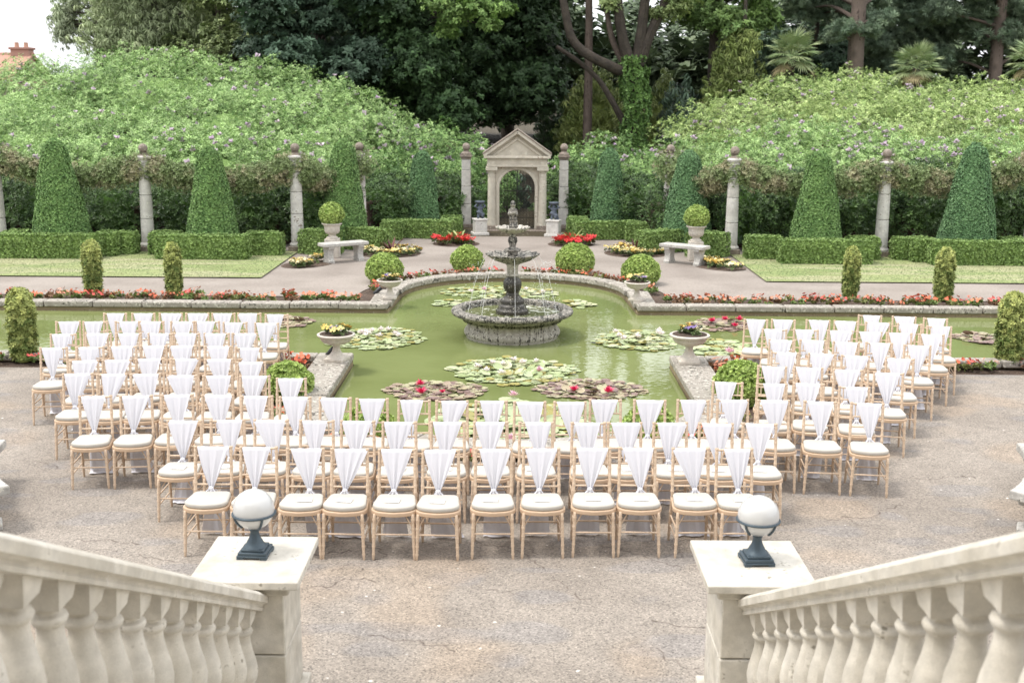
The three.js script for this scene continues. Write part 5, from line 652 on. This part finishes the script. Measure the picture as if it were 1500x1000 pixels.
// ---------------------------------------------------------------- stair piers, globe lamps, balustrades, steps
const RISE = 0.505, mortar = plain([0.72, 0.71, 0.68], 0.9);
for (const s of [-1, 1]) {
  const x = s * 1.615, g = (q) => metres(q, rnd() * 6, rnd() * 6), cap = 1.17, zc = -7.1;
  const t = thing('stair_pier', 'square stone pier with a flat slab cap carrying a globe lamp', 'pier', [x, 0, zc], 0, 'stone piers at the foot of the stairs');
  for (const [y0, y1] of [[0.2, 0.62], [0.628, 1.04]]) mesh('shaft_block', g(T(rbox(0.46, y1 - y0, 0.55, 0.012, 2), 0, (y0 + y1) / 2, 0)), MS.balustrade, t);
  mesh('plinth', g(T(rbox(0.56, 0.2, 0.65, 0.015, 2), 0, 0.1, 0)), MS.balustrade, t); mesh('cap_moulding', g(T(rbox(0.54, 0.075, 0.62, 0.02, 2), 0, 1.078, 0)), MS.balustrade, t); mesh('cap_slab', g(T(rbox(0.69, 0.055, 0.77, 0.01, 2), 0, cap - 0.0275, 0)), MS.balustrade, t);
  // lamp
  const lp = s < 0 ? at(374, 812, cap) : at(1108, 822, cap), l = thing('globe_lamp', 'unlit white globe lamp in a slate blue metal cradle on a pier', 'lamp', [lp.x, cap, lp.z], 0.06 * s, 'globe lamps on the stair piers'), met = plain([0.06, 0.085, 0.105], 0.45, { metalness: 0.35 }), gr = 0.133, gy = 0.315;
  const bs = mesh('lamp_base', merged([T(rbox(0.2, 0.014, 0.2, 0.004, 2), 0, 0.018, 0), T(rbox(0.185, 0.022, 0.185, 0.006, 2), 0, 0.034, 0), T(rbox(0.15, 0.018, 0.15, 0.006, 2), 0, 0.052, 0)]), met, l); for (const a of [-1, 1]) for (const b of [-1, 1]) mesh('lamp_foot', T(rbox(0.045, 0.012, 0.045, 0.003, 1), a * 0.077, 0.006, b * 0.077), met, bs);
  mesh('lamp_stem', lathe([[0.078, 0.055], [0.074, 0.068], [0.06, 0.078], [0.052, 0.095], [0.038, 0.12], [0.03, 0.145], [0.028, 0.165], [0.034, 0.172], [0.034, 0.18], [0.026, 0.186], [0.05, 0.194], [0.08, 0.208], [0.094, 0.224], [0.08, 0.222]], 36), met, l);
  const cr = mesh('cradle_ring', T(new THREE.TorusGeometry(gr + 0.003, 0.008, 10, 56), 0, gy - 0.028, 0, PI / 2), met, l); for (let k = 0; k < 4; k++) { const a = k * PI / 2 + 0.9, pts = []; for (let i = 0; i <= 8; i++) { const e = lerp(-0.2, -0.92, i / 8); pts.push(V(Math.cos(a) * Math.cos(e) * (gr + 0.005), gy + Math.sin(e) * (gr + 0.005), Math.sin(a) * Math.cos(e) * (gr + 0.005))); } mesh('cradle_strap', new THREE.TubeGeometry(new THREE.CatmullRomCurve3(pts), 10, 0.0085, 6), met, cr); }
  mesh('globe', T(new THREE.SphereGeometry(gr, 48, 32), 0, gy, 0), new THREE.MeshPhysicalMaterial({ color: new THREE.Color().setRGB(0.54, 0.54, 0.535), roughness: 0.2, clearcoat: 0.5, clearcoatRoughness: 0.12 }), l);
  // balustrade climbing towards the landing
  const b = thing('stair_balustrade', 'sloping stone balustrade of turned balusters rising from a stair pier', 'balustrade', [x, 0, -6.82], 0, 'stair balustrades'), railY = 0.99, end = 5.0;
  const prof = new THREE.Shape(); prof.moveTo(-0.1, 0); prof.lineTo(0.1, 0); prof.lineTo(0.102, 0.02); prof.quadraticCurveTo(0.088, 0.035, 0.112, 0.048); prof.lineTo(0.132, 0.056); prof.lineTo(0.134, 0.1); prof.quadraticCurveTo(0.12, 0.118, 0.1, 0.126); prof.quadraticCurveTo(0, 0.138, -0.1, 0.126); prof.quadraticCurveTo(-0.12, 0.118, -0.134, 0.1); prof.lineTo(-0.132, 0.056); prof.lineTo(-0.112, 0.048); prof.quadraticCurveTo(-0.088, 0.035, -0.102, 0.02); prof.lineTo(-0.1, 0);
  const cuts = [0, 0.62, 1.5, 2.6, 3.8, end];
  for (let i = 0; i < cuts.length - 1; i++) { const q = new THREE.ExtrudeGeometry(prof, { depth: cuts[i + 1] - cuts[i] - 0.006, bevelEnabled: false, curveSegments: 5 }), p = q.attributes.position; for (let k = 0; k < p.count; k++) { const z = p.getZ(k) + cuts[i]; p.setXYZ(k, p.getX(k), p.getY(k) + railY - 0.06 + z * RISE, z); } q.computeVertexNormals(); mesh('rail_block', g(q), MS.balustrade, b); if (i) { const j = new THREE.ExtrudeGeometry(prof, { depth: 0.009, bevelEnabled: false, curveSegments: 5 }), jp = j.attributes.position; for (let k = 0; k < jp.count; k++) { const z = jp.getZ(k) + cuts[i] - 0.0075; jp.setXYZ(k, jp.getX(k) * 0.993, (jp.getY(k) - 0.06) * 0.99 + railY + z * RISE, z); } j.computeVertexNormals(); mesh('mortar_joint', g(j), mortar, b); } }
  for (let i = 0; i < 5; i++) { const z = cuts[i]; mesh('plinth_rail', g((() => { const q = new THREE.BoxGeometry(0.24, 0.1, cuts[i + 1] - cuts[i] - 0.006), p = q.attributes.position; q.translate(0, 0, (cuts[i + 1] + cuts[i]) / 2); for (let k = 0; k < p.count; k++) p.setY(k, p.getY(k) + 0.28 + p.getZ(k) * RISE); q.computeVertexNormals(); return q; })()), MS.balustrade, b); }
  for (let z = 0.16; z < end - 0.1; z += 0.276) { const y = z * RISE, m = mesh('baluster', g(lathe([[0.062, 0.32], [0.07, 0.36], [0.062, 0.38], [0.05, 0.4], [0.062, 0.43], [0.082, 0.48], [0.086, 0.53], [0.078, 0.59], [0.06, 0.66], [0.049, 0.72], [0.047, 0.76], [0.06, 0.775], [0.066, 0.79], [0.06, 0.805], [0.047, 0.815], [0.05, 0.83], [0.066, 0.845]].map(([r, yy]) => [r * 1.02, yy]), 24)), MS.balustrade, b); m.position.set(0, y, z);
    const tb = (w0, y0, w1, y1, lo) => { const q = new THREE.BoxGeometry(1, 1, 1), p = q.attributes.position; for (let k = 0; k < p.count; k++) { const up = p.getY(k) > 0, w = up ? w1 : w0, zz = p.getZ(k) * w; p.setXYZ(k, p.getX(k) * w, (up ? y1 : y0) + (up === !lo ? zz * RISE : 0), zz); } q.computeVertexNormals(); return g(q); };
    mesh('baluster_cap', tb(0.13, 0.842, 0.158, 0.945, false), MS.balustrade, m); mesh('baluster_foot', tb(0.15, 0.315, 0.14, 0.345, true), MS.balustrade, m); }
}
{ // steps between the balustrades up to the landing
  for (let i = 0; i < 16; i++) { const z0 = -6.95 + i * 0.3, y = 0.152 * (i + 1); const m = structure('stone_step', metres(T(rbox(3.0, y, 0.31, 0.012, 1), 0, y / 2 - 0.002, z0 + 0.15)), MS.balustrade); }
  structure('landing', metres(T(rbox(9, 2.42, 5.6, 0.02, 1), 0, 1.21, 0.66)), MS.balustrade);
}
{ // the house that stands behind the photographer and shades the stairs' near sides
  const t = thing('country_house', 'pale rendered house front with tall sash windows above the stairs', 'house', [0, 0, 4.2]), wl = plain([0.55, 0.5, 0.43], 0.9), fr = plain([0.75, 0.74, 0.72], 0.6), gl = plain([0.06, 0.07, 0.08], 0.1);
  mesh('wall', T(new THREE.BoxGeometry(26, 9.5, 0.5), 0, 4.75, 0), wl, t); mesh('eaves', T(rbox(26.6, 0.3, 1.2, 0.03, 1), 0, 9.65, 0), fr, t);
  for (const y of [3.6, 7]) for (let k = -4; k <= 4; k++) { const w = mesh('window', T(rbox(1.3, 2.2, 0.12, 0.02, 1), k * 2.8, y, -0.24), fr, t); mesh('pane', T(new THREE.BoxGeometry(1.1, 2.0, 0.02), k * 2.8, y, -0.315), gl, w); }
}
// things that come in mirrored pairs are told apart by the side of the garden they stand on
{
  scene.updateMatrixWorld(true); const box = new THREE.Box3(), seen = new Map(), sided = new Set(['stone_coping', 'brick_wall', 'garden_column', 'topiary_cone', 'box_hedge', 'box_ball', 'golden_yew', 'climber_garland', 'lead_statue', 'tazza_urn', 'stone_bench', 'pedestal_urn', 'potted_box_ball', 'curved_bench', 'stair_pier', 'globe_lamp', 'stair_balustrade', 'cordyline', 'hosta_plant', 'water_lily_patch']);
  for (const o of scene.children) if (o.userData.label) seen.set(o.userData.label, (seen.get(o.userData.label) ?? 0) + 1);
  for (const o of scene.children) if (seen.get(o.userData.label) > 1 && sided.has(o.name.replace(/_\d{3}$/, ''))) { box.makeEmpty(); o.traverse((m) => { if (m.isMesh && !m.isInstancedMesh) box.expandByObject(m); }); o.userData.label += (box.min.x + box.max.x) / 2 > 0 ? ', palm side' : ', birch side'; }
}
renderer.render(scene, camera);
